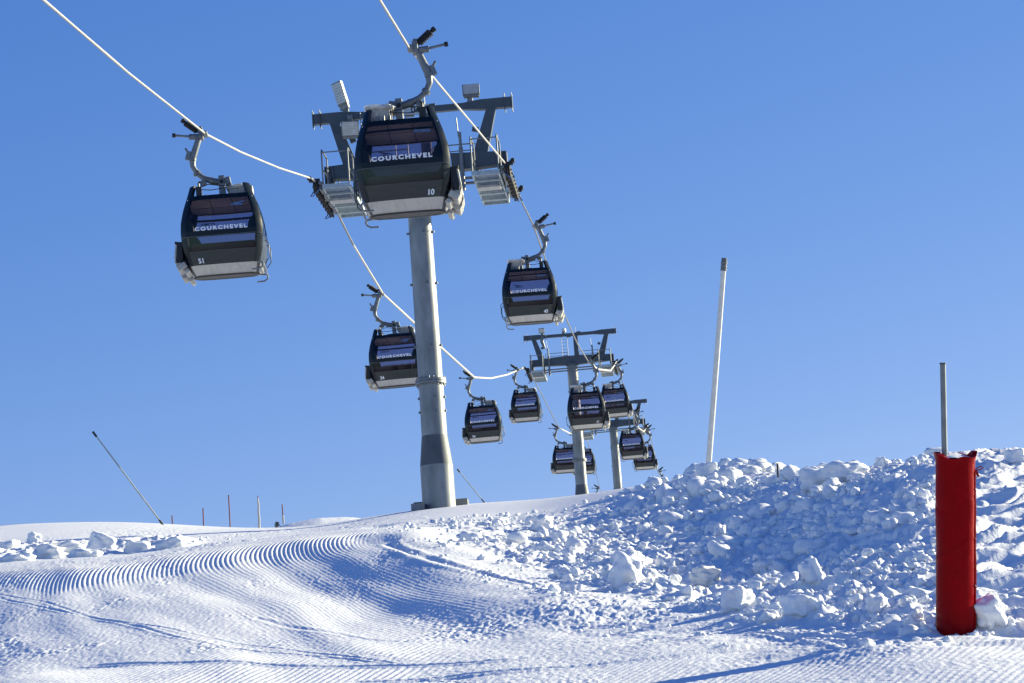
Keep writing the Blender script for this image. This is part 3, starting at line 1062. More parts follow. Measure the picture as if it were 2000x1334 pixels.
    gr.tube([(GX + .10, 0, ZG - .06), (GX + .42, 0, ZG - .04)], .075, 10)
    go = gr.build("grip", M["galv"], root, None, 0.01)
    ra = MB()
    ra.tube([(GX + .40, 0, ZG - .03), (GX + .78, 0, ZG + .03)], .03, 8)
    ra.build("roller_arm", M["galv"], go, 40)
    rl = MB()
    rl.tube([(GX + .75, 0, ZG + .025), (GX + .83, 0, ZG + .035)], .055, 12)
    rl.build("roller", M["rubber"], go, 40)
    spg = MB()
    a, b = Vector((GX + .20, 0, ZG + .10)), Vector((GX + .48, 0, ZG + .33))
    ax = (b - a).normalized()
    n_ = ax.cross(Vector((0, 1, 0)))
    coil = []
    for i in range(8 * 12 + 1):
        an = 2 * math.pi * i / 12
        coil.append(a + (b - a) * (i / 96) + (Vector((0, 1, 0)) * math.cos(an) + n_ * math.sin(an)) * .075)
    spg.tube(coil, .020, 6)
    spg.tube([a - ax * .03, b + ax * .05], .045, 8)
    spg.tube([b + ax * .05, b + ax * .12], .06, 8)
    spg.build("spring", M["rubber"], go, 50)
    # outer side: ski racks, tail lumps; inner side: bent bumper rail
    for sy in (-.50, .50):
        rk = MB()
        for k in range(4):
            yk = sy + (k - 1.5) * .17
            rk.box((1.07, yk, .72), (.14, .05, .56), Matrix.Rotation(-.10, 3, "Y"))
        rk.box((1.14, sy, .98), (.05, .62, .06))
        rk.box((1.12, sy, .46), (.06, .62, .06))
        rk.box((1.00, sy, .72), (.03, .62, .50))
        ro_ = rk.build("ski_rack", M["trim"], root, None, 0.008)
        rw = MB()
        rw.box((1.155, sy, .74), (.05, .56, .40), Matrix.Rotation(-.12, 3, "Y"))
        rw.box((1.03, sy, .34), (.24, .58, .16), Matrix.Rotation(.5, 3, "Y"))
        for k in range(4):
            rw.box((1.10, sy + (k - 1.5) * .15, .40), (.14, .09, .26), Matrix.Rotation(.35, 3, "Y"))
        rw.box((.90, sy, .20), (.12, .60, .10), Matrix.Rotation(.7, 3, "Y"))
        rw.build("rack_tray", M["rack"], ro_, None, 0.02)
    br = MB()
    for sy in (-.78, .78):
        br.tube([(-.80, sy, .31), (-.92, sy, .30), (-.96, sy, .25), (-.93, sy, .17), (-.86, sy, .12), (-.68, sy, .115)], .022, 8)
    br.tube([(-.93, -.78, .28), (-.96, 0, .26), (-.93, .78, .28)], .024, 8)
    br.build("bumper_rail", M["galv"], root, 50)
    for sy in (-.3, .3):
        hd = MB()
        hd.tube([(-1.0, sy, 1.0), (-1.09, sy, .9), (-1.08, sy, .5), (-.96, sy, .35)], .012, 6)
        hd.build("door_bar", M["trim"], root, 50)
    for sd_ in "fb":
        skin_text("COURCHEVEL", sd_, 0, 1.245, .128, .007, 1.35, 1.36, .010, 0, 1.27).build("lettering", M["white"], root)
    mk = skin_text("POMA", "f", .52, 1.80, .085, .002, 1.5, 1.0, .006, .3)
    mk.build("emblem", M["bluemark"], root)
    mk = MB()
    e = []
    for i in range(13):
        t_ = i / 12
        u_ = .36 + .36 * t_
        zz = 1.855 + .06 * t_ ** 1.5
        th = .028 * math.sin(math.pi * min(1, t_ * .9 + .1)) + .002
        e.append((face_pt("b", u_, zz, -.006), face_pt("b", u_, zz - th, -.006)))
    mk.add([p for q in e for p in q], [(2 * i, 2 * i + 2, 2 * i + 3, 2 * i + 1) for i in range(12)])
    mk2 = skin_text("POMA", "b", .46, 1.81, .07, .002, 1.5, 1.0, .006, .3)
    mk.add(mk2.v, mk2.f)
    mk.build("emblem", M["bluemark"], root)
    bpy.context.view_layer.update()
    for o in list(root.children_recursive):
        squat(o)
    return root


# ------------------------------------------------------------------ haul ropes
LEFT = [(-60, -128, 44), (85, 0, 54), (250, 142, 61.5), (402, 262, 70), (470, 297, 75), (545, 328, 81), (610, 349, 89.6), (645, 388, 94.4), (690, 478, 100.5), (748, 574, 108), (830, 650, 124), (926, 737, 155), (958, 739, 170), (990, 732, 186), (1013, 722.5, 196), (1022, 718, 198.0), (1041, 738, 202.5), (1068, 790, 214), (1092, 836, 225), (1112, 846, 243), (1130, 849, 257), (1133, 846, 260), (1146, 857, 264), (1158, 900, 280), (1171, 953, 297), (1190, 1010, 330)]
RIGHT = [(690, -105, 48), (742, 0, 54.5), (800, 95, 60.5), (860, 168, 68), (925, 245, 78), (985, 317, 89.6), (1003, 352, 94.4), (1020, 396, 99), (1042, 441, 104), (1070, 520, 115), (1098, 605, 127), (1128, 672, 140), (1149, 706, 150), (1166, 721, 168), (1192, 724, 188), (1201, 712, 196), (1204, 706, 198.0), (1215, 742, 205), (1226, 780, 213), (1236, 806, 221), (1247, 836, 240), (1257, 843, 252), (1261, 838, 257.5), (1263, 829, 260), (1270, 850, 266), (1277, 882, 280), (1285, 920, 297), (1297, 985, 330)]


def rope(pts, name, label, thin, bare):
    P = [pix(*q) for q in pts]
    vs = []
    d0 = (P[0] - P[1]).normalized()
    start = [P[0] + d0 * 60, P[0] + d0 * 20]
    allp = start + P
    out, rs = [], []
    for i in range(len(allp) - 1):
        n = 10
        for k in range(n):
            t_ = k / n
            q = allp[i].lerp(allp[i + 1], t_)
            out.append(q)
            rs.append(thin(q.y) * (1 + .07 * math.sin(q.y * 7.3)))
    out.append(allp[-1]); rs.append(thin(allp[-1].y))
    mb = MB()
    mb.tube(out, rs, 8)
    o = mb.build(name, M["frost"], None, 60)
    o.data.materials.append(M["rope"])                       # bare stretches
    for p in o.data.polygons:
        if bare(p.center.y):
            p.material_index = 1
    return tag(o, label, "cable", "haul ropes of the lift")


def thl(y):
    return 0.028 if y < 92 else (0.036 + 0.022 * min(1, (y - 92) / 60)) if y < 198 else (0.035 if y < 224 else 0.058 if y < 262 else .03)


def thr(y):
    return 0.027 if y < 92 else (0.030 + .004 * (y - 92) / 60 if y < 148 else 0.060 if y < 199 else 0.030 if y < 232 else 0.058 if y < 262 else .03)


rope(LEFT, "haul_rope", "frosted steel haul rope running past the left ends of the tower arms", thl, lambda y: 88 < y < 98 or 199 < y < 226 or y > 263)
rope(RIGHT, "haul_rope", "steel haul rope running past the right ends of the tower arms", thr, lambda y: 90 < y < 148 or 199 < y < 232 or y > 263)

line_a, line_b = pix(815, 357, 92), pix(1118, 718, 200)
YAW = -math.atan2(line_b.x - line_a.x, line_b.y - line_a.y)

# ------------------------------------------------------------------ lift tower
TH = 11.0           # rope level above the tower's foot


def make_tower():
    root = empty("lift_tower")
    p = MB()
    p.lathe([(.415, 2.62), (.40, 4.4)], 40, caps=False)
    p.lathe([(.40, 4.4), (.372, TH + .30)], 40)
    po = p.build("pole", M["pole"], root, 40)
    fl = MB()
    fl.lathe([(.41, 4.30), (.50, 4.30), (.50, 4.37), (.41, 4.37)], 40, caps=False)
    fl.lathe([(.41, 4.385), (.50, 4.385), (.50, 4.455), (.41, 4.455)], 40, caps=False)
    for k in range(20):
        a = 2 * math.pi * k / 20
        fl.lathe([(.018, 4.24), (.018, 4.52)], 6, (.46 * math.cos(a), .46 * math.sin(a), 0))
    fl.build("flange", M["galv"], po, 40)
    for z in (3.4, 3.85, 5.55, 7.6, 9.3):
        for a in (-.2, math.pi + .2, -1.2):
            lg = MB()
            d_ = Vector((math.cos(a), math.sin(a), 0))
            lg.bar(d_ * .36 + Vector((0, 0, z)), d_ * .46 + Vector((0, 0, z)), .05, .07)
            lg.build("step_lug", M["galv"], po)
    cn = MB()
    cn.lathe([(.415, 2.62), (.53, 1.65)], 40, caps=False)
    cn.build("cone", M["poledark"], root, 40)
    ft = MB()
    ft.lathe([(.53, 1.65), (.545, -1.2)], 40)
    ft.build("foot_tube", M["pole"], root, 40)
    sl = MB()
    sl.box((0, .75, .15), (1.75, .5, .9))
    sl.box((-.62, -.15, .0), (.42, 1.2, .80))
    sl.build("foundation", M["concrete"], root, None, .02)
    z0 = TH
    cb = MB()
    for a, b, h1, h2 in ((-3.0, -.55, .42, .66), (.55, 3.0, .66, .42)):
        cb.bar((a, 0, z0 + .55), (b, 0, z0 + .55), .38, h1, .38, h2)
    cb.bar((-.55, 0, z0 + .55), (.55, 0, z0 + .55), .38, .66)
    cb.lathe([(.46, z0 + .17), (.46, z0 + .25)], 24)
    for sx in (-1, 1):
        for k in range(3):
            cb.box((sx * (2.72 + .13 * k), 0, z0 + .42), (.035, .5, .66))
    cb.build("crossbeam", M["beam"], root)
    ga = MB()
    for sx in (-1, 1):
        ga.bar((sx * 3.28, 0, z0 + 2.42), (sx * 2.25, 0, z0 + 2.42), .22, .34)
        ga.bar((sx * 2.25, 0, z0 + 2.42), (sx * 1.7, 0, z0 + 2.42), .22, .34, .20, .22)
        ga.box((sx * 3.29, 0, z0 + 2.42), (.03, .30, .44))
        ga.box((sx * 3.05, 0, z0 + 2.42), (.03, .28, .42))
        for xx in (3.05, 3.29):
            for yy_ in (-.12, .12):
                ga.tube([(sx * xx, yy_, z0 + 2.12), (sx * xx, yy_, z0 + 2.72)], .014, 6)
    ga.bar((-1.7, 0, z0 + 2.42), (1.7, 0, z0 + 2.42), .20, .21)
    ga.box((.62, 0, z0 + 2.55), (.3, .16, .1))
    ga.box((-.1, 0, z0 + 2.29), (.3, .2, .08))
    ga.build("gantry_beam", M["beam"], root)
    for sx in (-1, 1):
        am = MB()
        am.bar((sx * 2.12, 0, z0 + .70), (sx * 2.60, 0, z0 + 2.28), .30, .46, .26, .30)
        am.box((sx * 2.02, 0, z0 + 1.62), (.20, .10, .16), Matrix.Rotation(sx * .3, 3, "Y"))
        am.build("gantry_arm", M["beam"], root)
    up_ = MB()
    up_.bar((.38, 0, z0 + .85), (.38, 0, z0 + 2.32), .28, .32)
    up_.build("upright", M["beam"], root)
    ld = MB()
    for x in (-.62, -.22):
        ld.tube([(x, -.1, z0 + .7), (x, -.1, z0 + 2.35)], .018, 6)
    for k in range(6):
        ld.tube([(-.62, -.1, z0 + .9 + .24 * k), (-.22, -.1, z0 + .9 + .24 * k)], .012, 5)
    ld.build("ladder", M["galv"], root)
    for sx in (-1, 1):
        for k in (0, .17):
            tie = MB()
            tie.tube([(sx * .36, -.1, z0 + .0 - k), (sx * 2.1, -.1, z0 - .02 - k)], .05, 8)
            tie.build("tie_tube", M["galv"], root, 50)
    for sx in (-1, 1):
        # sheave train under the rope: wheels in line, hung from the beam end
        st = MB()
        st.box((sx * 2.93, 0, z0 - .20), (.10, 3.9, .10))
        st.box((sx * 2.93, -.9, z0 - .30), (.06, 1.6, .16))
        st.box((sx * 2.93, .9, z0 - .30), (.06, 1.6, .16))
        st.bar((sx * 2.85, 0, z0 + .30), (sx * 2.93, 0, z0 - .25), .35, .12)
        for k in range(4):
            st.box((sx * 2.96, -1.5 + k, z0 - .33), (.05, .7, .12))
        for k in range(8):
            st.tube([(sx * 2.90, -1.75 + .5 * k, z0 - .27), (sx * 3.22, -1.75 + .5 * k, z0 - .27)], .03, 6)
        so_ = st.build("sheave_train", M["galv"], root, 40)
        for k in range(8):
            wh = MB()
            yk = -1.75 + .5 * k
            wh.tube([(sx * 3.06, yk, z0 - .27), (sx * 3.14, yk, z0 - .27)], .215, 18)
            for q in (3.03, 3.15):
                wh.tube([(sx * q, yk, z0 - .27), (sx * (q + .02), yk, z0 - .27)], .235, 18)
            wh.build("sheave", M["rubber"], so_, 40)
        for yk in (-1.9, 1.9):
            ctc = MB()
            ctc.bar((sx * 3.0, yk, z0 - .25), (sx * 3.30, yk, z0 + .05), .10, .07)
            ctc.box((sx * 3.28, yk, z0 - .02), (.12, .22, .10))
            ctc.box((sx * 3.12, yk, z0 - .10), (.34, .12, .10))
            ctc.build("rope_catcher", M["trim"], so_)
        for k, (ya, yb) in enumerate(((-1.95, -1.4), (1.3, 1.9))):
            wr = MB()
            wr.tube([(sx * 2.95, ya, z0 - .38), (sx * 3.2, ya + .1, z0 - .60), (sx * 3.3, (ya + yb) / 2, z0 - .55), (sx * 3.2, yb, z0 - .30)], .018, 6)
            wr.build("switch_wire", M["blueclip"], so_, 50)
        # walkway of open grating
        wk = MB()
        xi, xo = sx * 1.98, sx * 2.82
        zc = z0 - .38
        for xx in (xi, xo):
            wk.box((xx, 0, zc), (.05, 4.2, .13))
        for k in range(29):
            wk.box(((xi + xo) / 2, -2.03 + .145 * k, zc + .02), (.79, .035, .05))
        for k in range(5):
            wk.box((xi + (xo - xi) * (k + 1) / 6, 0, zc + .035), (.014, 4.1, .03))
        wk.box(((xi + xo) / 2, -2.12, zc), (.90, .04, .15))
        wk.box(((xi + xo) / 2, 2.12, zc), (.90, .04, .15))
        for yk in (-1.35, -.45, .45, 1.35):
            wk.box(((xi + xo) / 2, yk, zc - .085), (.86, .10, .05))
        wo_ = wk.build("walkway", M["grate"], root)
        tr = MB()
        tr.box(((xi + xo) / 2, -.9, zc - .22), (.74, .5, .06))
        for xx in (xi + sx * .08, xo - sx * .08):
            tr.box((xx, -.9, zc - .15), (.04, .5, .14))
        tr.build("tool_tray", M["skirt"], wo_)
        for yk in (-.30, .30):
            for xx in (xi, xo):
                hg = MB()
                hg.bar((xx, yk, zc), (xx, yk, z0 + .40), .07, .07)
                hg.build("walkway_hanger", M["beam"], wo_)
        zt = z0 + .86
        for xx in (xi, xo):
            for s in (-1, 1):
                rl_ = MB()
                rl_.tube([(xx, s * 2.08, zc), (xx, s * 2.08, zt - .1), (xx, s * 2.0, zt), (xx, s * .9, zt), (xx, s * .82, zt - .1), (xx, s * .82, zc)], .026, 8)
                rl_.tube([(xx, s * 2.08, zc + .6), (xx, s * .82, zc + .6)], .016, 6)
                if xx == xo and s == -1:
                    rl_.tube([(xi, -2.08, z0 + .76), (xo, -2.08, z0 + .76)], .022, 6)
                rl_.build("handrail", M["galv"], wo_, 50)
    for a, b in ((-1.85, -.25), (.55, 2.0)):
        bm = MB()
        bm.tube([(a, .15, z0 + .6), (a, .25, z0 + 1.16), (a + .06, .25, z0 + 1.22), (b - .06, .25, z0 + 1.22), (b, .25, z0 + 1.16), (b, .15, z0 + .6)], .022, 7)
        bm.tube([(a, .23, z0 + 1.0), (b, .23, z0 + 1.0)], .018, 7)
        bm.build("beam_rail", M["galv"], root, 50)
    for x, zt in ((1.52, 2.0), (-1.62, 2.45)):
        an = MB()
        an.tube([(x, -.25, z0 - .45), (x, -.25, z0 + 1.0)], .07, 8)
        an.tube([(x, -.25, z0 + 1.0), (x, -.25, z0 + 1.5)], .05, 8)
        an.tube([(x - .05, -.25, z0 + 1.35), (x - .08, -.25, z0 + zt)], .018, 6)
        an.build("aerial_mast", M["galv"], root, 50)
    pg = MB()
    pg.tube([(.42, 0, z0 + 2.5), (.42, 0, z0 + 2.95)], .014, 6)
    pg.build("lightning_rod", M["galv"], root)
    return root


def floodlight(parent, base, head, size, aim, lean=0.0):
    """Lamp head on a bracket: housing, ribbed lens."""
    hb = MB()
    q = Vector(aim).normalized().to_track_quat("-Y", "Z").to_matrix() @ Matrix.Rotation(-lean, 3, "Y")
    a, b, t_ = size
    hb.box(head, (a, t_, b), q)
    hb.box(Vector(head) + q @ Vector((0, t_ * .75, 0)), (a * .7, t_ * .6, b * .7), q)
    hb.box(Vector(head) + q @ Vector((0, t_ * .1, -b * .58)), (a * .9, t_ * .7, b * .22), q)
    hb.bar(base, Vector(head) + q @ Vector((0, t_ * .4, -b * .2)), .10, .08)
    hb.box(base, (.18, .2, .16))
    o = hb.build("floodlight", M["galv"], parent, None, .008)
    ln = MB()
    n = 8
    for k in range(n):
        zz = -b * .44 + b * .88 * (k + .5) / n
        ln.box(Vector(head) + q @ Vector((0, -t_ * .5 - .012, zz)), (a * .88, .03, b * .88 / n * .86), q)
    ln.build("lens", M["lens"], o)
    return o


def plate_text(txt, size, bold, fn):
    vs, fs, wd, ht = text_tris(txt, size, bold)
    return MB().add([fn(x, y) for x, y in vs], fs)


tower = make_tower()
bpy.context.view_layer.update()
ALL_OBJS = list(bpy.data.objects)


def place_tower(o, top, label):
    rot = Matrix.Rotation(YAW, 3, "Z")
    o.location = top - Vector((0, 0, TH))
    o.rotation_euler = (0, 0, YAW)
    return tag(o, label, "lift tower", "towers of the gondola lift")


t1 = tower
t2 = copy_tree(tower)
t3 = copy_tree(tower)
place_tower(t1, pix(815, 357, 92), "nearest and tallest grey steel lift tower, three floodlights on its gantry")
place_tower(t2, pix(1118, 719, 200), "middle grey steel lift tower with its ladder in open view above the crossbeam")
place_tower(t3, pix(1198, 839, 260), "farthest lift tower, its left half hidden behind cabins at the snow crest")
z0 = TH
floodlight(t1, (-2.18, 0, z0 + 2.62), (-2.33, -.12, z0 + 3.20), (.36, .80, .16), (-.45, -1, -.10), .22)
floodlight(t1, (-2.05, -.10, z0 + 2.36), (-2.05, -.30, z0 + 1.95), (.58, .50, .16), (.1, -1, -.35))
floodlight(t1, (1.92, 0, z0 + 2.62), (1.98, -.12, z0 + 2.92), (.56, .36, .18), (.05, -1, .15))
for tt in (t1,):
    pl = MB()
    pl.box((.10, -.16, z0 + 2.42), (.95, .03, .30))
    po = pl.build("number_plate", mat("number_plate_paint", (0.30, 0.36, 0.42), .5), tt)
    plate_text("04", .30, .008, lambda x, y: (.12 + x, -.178, z0 + 2.42 + y)).build("figures", M["black"], po)
floodlight(t2, (-1.95, 0, z0 + 2.62), (-1.98, -.1, z0 + 2.88), (.42, .30, .18), (0, -1, -.4))
sp2 = MB()
sp2.tube([(-1.98, -.1, z0 + 2.45), (-2.02, -.12, z0 + 2.1), (-1.86, -.2, z0 + 1.55)], [.10, .13, .09], 10)
sp2.build("loudspeaker", M["galv"], t2, 50)
floodlight(t2, (-.45, 0, z0 + 2.58), (-.40, -.05, z0 + 2.78), (.26, .22, .16), (-.5, -1, -.2))

# ------------------------------------------------------------------ cabins
cab = make_cabin()
bpy.context.view_layer.update()
ALL_OBJS = list(bpy.data.objects)
G_LOC = Vector((.30, 0, ZG))


def number(o, txt, right):
    side = "f" if right else "b"
    cu = .62 if right else -.60
    skin_text(txt, side, cu, .405, .17, .006, 0.9, 1.0, .010).build("number", M["white"], o)
    squat(o.children[-1] if o.children[-1].name.startswith("number") else [c for c in o.children if c.name.startswith("number")][0])


def place_cabin(o, rp, right, label, swing=0.0, num=None, dyaw=0.0):
    rz = YAW + dyaw + (0 if right else math.pi)
    rot = Matrix.Rotation(swing, 3, "Y") @ Matrix.Rotation(rz, 3, "Z")
    o.rotation_euler = rot.to_euler()
    o.location = rp - rot @ G_LOC
    if num:
        number(o, num, right)
    return tag(o, label, "gondola", "gondola cabins on the lift")


CAB = [
    ((800, 95, 60.5), 1, "black gondola cabin numbered 10, largest of all, hanging right in front of the nearest tower", "10", -0.5, 3.0),
    ((1042, 441, 104), 1, "black gondola cabin numbered 45, hanging just above the middle tower", "45", 0.4, 2.0),
    ((1149, 706, 150), 1, "black gondola cabin numbered 11, hanging in front of the middle tower's pole", "11", 0.0, 2.0),
    ((1202, 713, 195), 1, "gondola cabin half hidden behind cabin 11, its hanger under the middle tower's right arm", None, -1.0, 2.5),
    ((1236, 806, 221), 1, "small gondola cabin overlapping the farthest tower's pole on the right", None, -0.6, 0.7),
    ((1261, 839, 256), 1, "small gondola cabin peeping out behind another one right of the farthest tower", None, 0.6, 1.4),
    ((1285, 920, 297), 1, "gondola cabin sunk behind the bank crest, only its grip showing right of the farthest tower", None, 0.3, 1.4),
    ((402, 262, 70), 0, "black gondola cabin numbered 51, hanging alone at far left against open sky", "51", -0.6, 5.0),
    ((748, 574, 108), 0, "black gondola cabin numbered 34, its right side cut by the nearest tower's pole", "34", -1.0, 3.0),
    ((926, 737, 155), 0, "black gondola cabin numbered 54, free-hanging where the left rope kinks white", "54", -0.8, 2.0),
    ((1014, 722, 194), 0, "gondola cabin hanging directly below the left arm of the middle tower", None, 0.1, 0.2),
    ((1092, 836, 225), 0, "gondola cabin whose right half is hidden by the middle tower's pole", None, 0.2, 1.8),
    ((1130, 849, 256), 0, "gondola cabin peeping out right of the middle tower's pole, mostly hidden", None, -0.5, 0.1),
    ((1171, 953, 297), 0, "gondola cabin sunk behind the snow crest, only its grip showing right of the middle tower", None, 0.4, 1.4),
]
protos = [cab] + [copy_tree(cab) for _ in CAB[1:]]
for o, (px_, right, lab, num, sw, dy) in zip(protos, CAB):
    place_cabin(o, pix(*px_), right, lab, R(sw), num, R(dy))

# ------------------------------------------------------------------ poles, pad and markers
def pole_between(name, pa, pb, r0, r1, material, label, cat, group=None, n=10, parent=None):
    mb = MB()
    c = Vector(pa)
    mb.tube([Vector((0, 0, 0)), (pb - pa) * .5, pb - pa], [r0, (r0 + r1) / 2, r1], n)
    o = mb.build(name, material, parent, 60)
    o.location = c
    if label:
        tag(o, label, cat, group)
    return o


# tall white pole on the crest
pb_ = ground_hit(1383, 921)
dd_ = pb_.dot(FW)
pt = pix(1415, 504, dd_)
root = empty("tall_pole", pb_)
tag(root, "tall slightly leaning white pole with a dark ringed tip, standing on the bank crest", "pole")
ax = (pt - pb_)
mb = MB(); mb.tube([ax * -.05, ax * .5, ax * .94], [.00105 * dd_, .001 * dd_, .0009 * dd_], 12); mb.build("shaft", M["whitepole"], root, 60)
tip = MB(); tip.tube([ax * .94, ax], .00102 * dd_, 12)
to = tip.build("tip", mat("dark_tip", (.10, .11, .12), .4, .4), root, 60)
rg = MB()
for k in (.942, .958, .975):
    rg.tube([ax * k, ax * (k + .006)], .0012 * dd_, 12)
rg.build("ring", M["galv"], to, 60)

# red pad round its own post
PD = 28.6
base = ground_hit(1866, 1226, 24, 34)
PD = base.dot(FW)
ptop = pix(1866, 888, PD)
H = (ptop - base).length
r_ = 38.5 / FPX * PD
padroot = empty("safety_pad", base)
tag(padroot, "glossy red padded tube laced up its right edge", "safety pad")
axis = (ptop - base).normalized()
n, nzz = 96, 150
sgn = Vector((0, -1, 0))
xs = Vector((1, 0, 0)); xs = (xs - axis * xs.dot(axis)).normalized(); ys = axis.cross(xs)
vs, fs = [], []
def pad_r(a, t_):
    lace = math.exp(-((a - 1.22) / .10) ** 2)
    # pinched between the laces on the seam, flared at the rim
    pin = .03 * lace * (0.6 + .4 * math.cos(2 * math.pi * (t_ * 4.6)))
    w_ = .022 * math.exp(-((t_ - .62 - .05 * math.sin(a)) / .012) ** 2) - .024 * math.exp(-((t_ - .27 + .07 * math.sin(a)) / .010) ** 2) - .022 * math.exp(-((t_ - .80 - .03 * math.sin(2 * a)) / .010) ** 2) + .012 * math.sin(3 * a + 7 * t_) + .008 * math.sin(5 * a - 13 * t_ + 1) + .006 * math.sin(23 * t_ + 2 * a)
    flare = .10 * max(0, (t_ - .95) / .05) ** 2 * (.35 + .65 * max(abs(math.sin(a + .25)), 0) ** 4)
    return r_ * (1 + w_ - pin + flare)
for lay in (0, 1):
    for j in range(nzz + 1):
        t_ = j / nzz
        for i in range(n):
            a = 2 * math.pi * i / n                          # 0 = facing the camera, + to the right
            rr = pad_r(((a + math.pi) % (2 * math.pi)) - math.pi, t_) - lay * .05
            dip = (.030 * abs(math.sin(a - .12)) ** 9 + (.02 * math.exp(-((a - 4.85) / .16) ** 2)) - .028 * max(0, math.cos(a + .2)) + .012 * math.sin(5 * a)) * (t_ ** 16)
            p = axis * (t_ * H + dip - .7 * (1 - t_)) + xs * (rr * math.sin(a)) - ys * (rr * math.cos(a)) * 1.0
            vs.append(p)
n1 = n * (nzz + 1)
for lay in (0, 1):
    for j in range(nzz):
        for i in range(n):
            q = [lay * n1 + j * n + i, lay * n1 + j * n + (i + 1) % n, lay * n1 + (j + 1) * n + (i + 1) % n, lay * n1 + (j + 1) * n + i]
            fs.append(tuple(q if lay == 0 else q[::-1]))
for i in range(n):
    i2 = (i + 1) % n
    fs.append((nzz * n + i, nzz * n + i2, n1 + nzz * n + i2, n1 + nzz * n + i))
mb = MB(); mb.add(vs, fs); mb.build("cover", M["red"], padroot, 60)


def pad_pt(a, t_, o=.0):
    rr = pad_r(a, t_) + o
    return axis * (t_ * H - .7 * (1 - t_)) + xs * (rr * math.sin(a)) - ys * (rr * math.cos(a))


fl_ = MB()
fl_.tube([pad_pt(1.30, t_ / 30, .004) for t_ in range(3, 29)], .007, 6)
fl_.tube([pad_pt(1.12, t_ / 30, .004) for t_ in range(3, 29)], .006, 6)
fl_.build("seam_welt", M["red"], padroot, 60)
lc = MB()
for t_ in (.26, .46, .655, .855):
    lc.tube([pad_pt(1.05, t_ + .006, .006), pad_pt(1.2, t_, .012), pad_pt(1.36, t_ - .006, .008)], .007, 6)
lc.build("lace", M["redpaint"], padroot, 60)
tb = MB()
q = pad_pt(1.50, .935, .0)
tb.tube([q, q + xs * .05 + axis * .01, q + xs * .085 + axis * .03, q + xs * .055 + axis * .042, q + xs * .01 + axis * .02], .006, 6)
tb.bar(q + axis * .01, q + xs * .035 - axis * .06, .03, .02)
tb.build("tie_tag", M["red"], padroot, 60)
fm = MB()
prof = []
ring = []
for i in range(40):
    a = 2 * math.pi * i / 40
    rr = (r_ - .045)
    ring.append(axis * (H - .025) + xs * (rr * math.sin(a)) - ys * (rr * math.cos(a)))
fm.add(ring + [axis * (H + .022)], [(i, (i + 1) % 40, 40) for i in range(40)])
fm.build("snow_fill", M["clod"], padroot, 60)
b0 = pix(1852, 1250, PD); t0_ = pix(1841.5, 709, PD + .0)
pp = pole_between("marker_post", b0, t0_, .031, .029, M["galv"], "straight bare grey metal post rising out of the red padded tube", "post", None, 14)
cp = MB(); cp.tube([t0_ - b0 - (t0_ - b0).normalized() * .012, t0_ - b0 + (t0_ - b0).normalized() * .004], .034, 14)
cp.build("cap", M["beam"], pp, 60)

# snow lances
for (xa, ya), (xb, yb), d, r0, lab in (((319, 1026), (181, 843), 96, .025, "long thin grey lance leaning steeply left on the left skyline"), ((949, 985), (893, 916), 150, .027, "short thin grey lance leaning left just right of the nearest tower's foot")):
    a, b = pix(xa, ya, d), pix(xb, yb, d)
    a = a - (b - a) * .08
    o = pole_between("snow_lance", a, b, r0 * 1.1, r0 * .85, mat("dull_alloy", (.26, .29, .28), .5, .3), lab, "snow lance", "snow lances on the skyline")
    hd = MB(); v = b - a; vn = v.normalized()
    hd.tube([v - vn * .22, v], r0 * 1.6, 10)
    hd.build("nozzle", M["trim"], o, 60)
    ft = MB(); ft.tube([vn * .15, vn * .55], r0 * 1.5, 10)
    ft.build("clamp", M["trim"], o, 60)

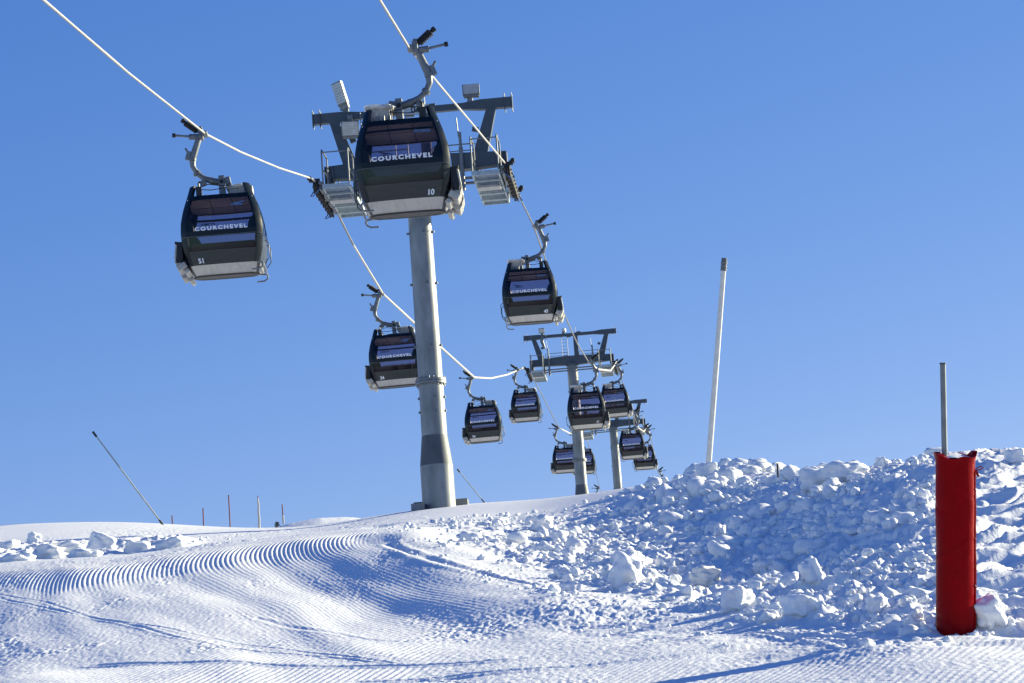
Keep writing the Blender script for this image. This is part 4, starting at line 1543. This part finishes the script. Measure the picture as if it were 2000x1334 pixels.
# piste markers
for (xa, ya), (xb, yb), d, kind, lab in (
    ((337.5, 1033), (336, 1007), 100, "r", "shortest thin red piste marker, beside the foot of the long leaning lance"),
    ((398, 1034), (396.5, 993), 100, "r", "mid-height thin dark red piste marker between the shortest and the tallest red ones"),
    ((450, 1036), (446.5, 967), 100, "r", "tallest thin red piste marker on the left skyline"),
    ((506.5, 1026), (503.5, 968), 150, "w", "white snow-caked piste marker right of the tallest red one"),
    ((553.5, 1020), (551, 985), 165, "rw", "short piste marker red above and white below, on the far knoll"),
    ((1519.5, 930), (1518.5, 905), 47, "d", "stubby dark marker stick poking up behind the bank crest"),
):
    a, b = pix(xa, ya, d), pix(xb, yb, d)
    rr = {"r": .023, "w": .045, "rw": .050, "d": .016}[kind]
    a = a - (b - a) * .10
    root = empty("piste_marker", a)
    tag(root, lab, "piste marker", "piste marker poles")
    v = b - a
    if kind == "rw":
        x = MB(); x.tube([v * 0, v * .45], rr * 1.15, 8); x.build("snow_sleeve", M["frost"], root, 60)
        x = MB(); x.tube([v * .45, v], rr * .7, 8); x.build("shaft", M["redpaint"], root, 60)
    elif kind == "w":
        x = MB(); x.tube([v * (k / 12) + Vector((.012 * math.sin(k * 5), 0, 0)) for k in range(12)], [rr * (1.5 - .6 * k / 12 + .15 * math.sin(k * 3)) for k in range(12)], 8); x.build("snow_sleeve", M["frost"], root, 60)
        x = MB(); x.tube([v * .9, v], rr * .5, 8); x.build("shaft", M["redpaint"], root, 60)
    else:
        x = MB(); x.tube([v * 0, v * .97], rr, 8); x.build("shaft", M["redpaint"] if kind == "r" else M["trim"], root, 60)
        x = MB(); x.tube([v * .97, v], rr * 1.15, 8); x.build("cap", M["trim"], root, 60)

# little conifer half buried behind the run
tb_ = pix(542, 1040, 112)
sh = empty("young_spruce", tb_)
tag(sh, "tiny dark spruce top poking out of the snow below the far knoll", "tree")
tk = MB(); tk.tube([(0, 0, -.3), (0, 0, .42)], [.03, .008], 6); tk.build("trunk", M["bark"], sh)
nd = MB()
for k in range(320):
    t_ = random.random() ** .8
    a = random.uniform(0, 6.283)
    L = (.30 * (1 - t_) + .03) * random.uniform(.5, 1.1)
    p0 = Vector((0, 0, -.05 + .48 * t_))
    d_ = Vector((math.cos(a), math.sin(a), random.uniform(-.35, .15)))
    q0 = p0 + d_ * L * random.uniform(.2, .9)
    s_ = Vector((-math.sin(a), math.cos(a), random.uniform(-.4, .4))) * .022
    e_ = d_ * .07
    nd.add([q0 - s_, q0 + s_, q0 + e_ + s_ * .3, q0 + e_ - s_ * .3], [(0, 1, 2, 3)])
nd.build("crown", M["needle"], sh)
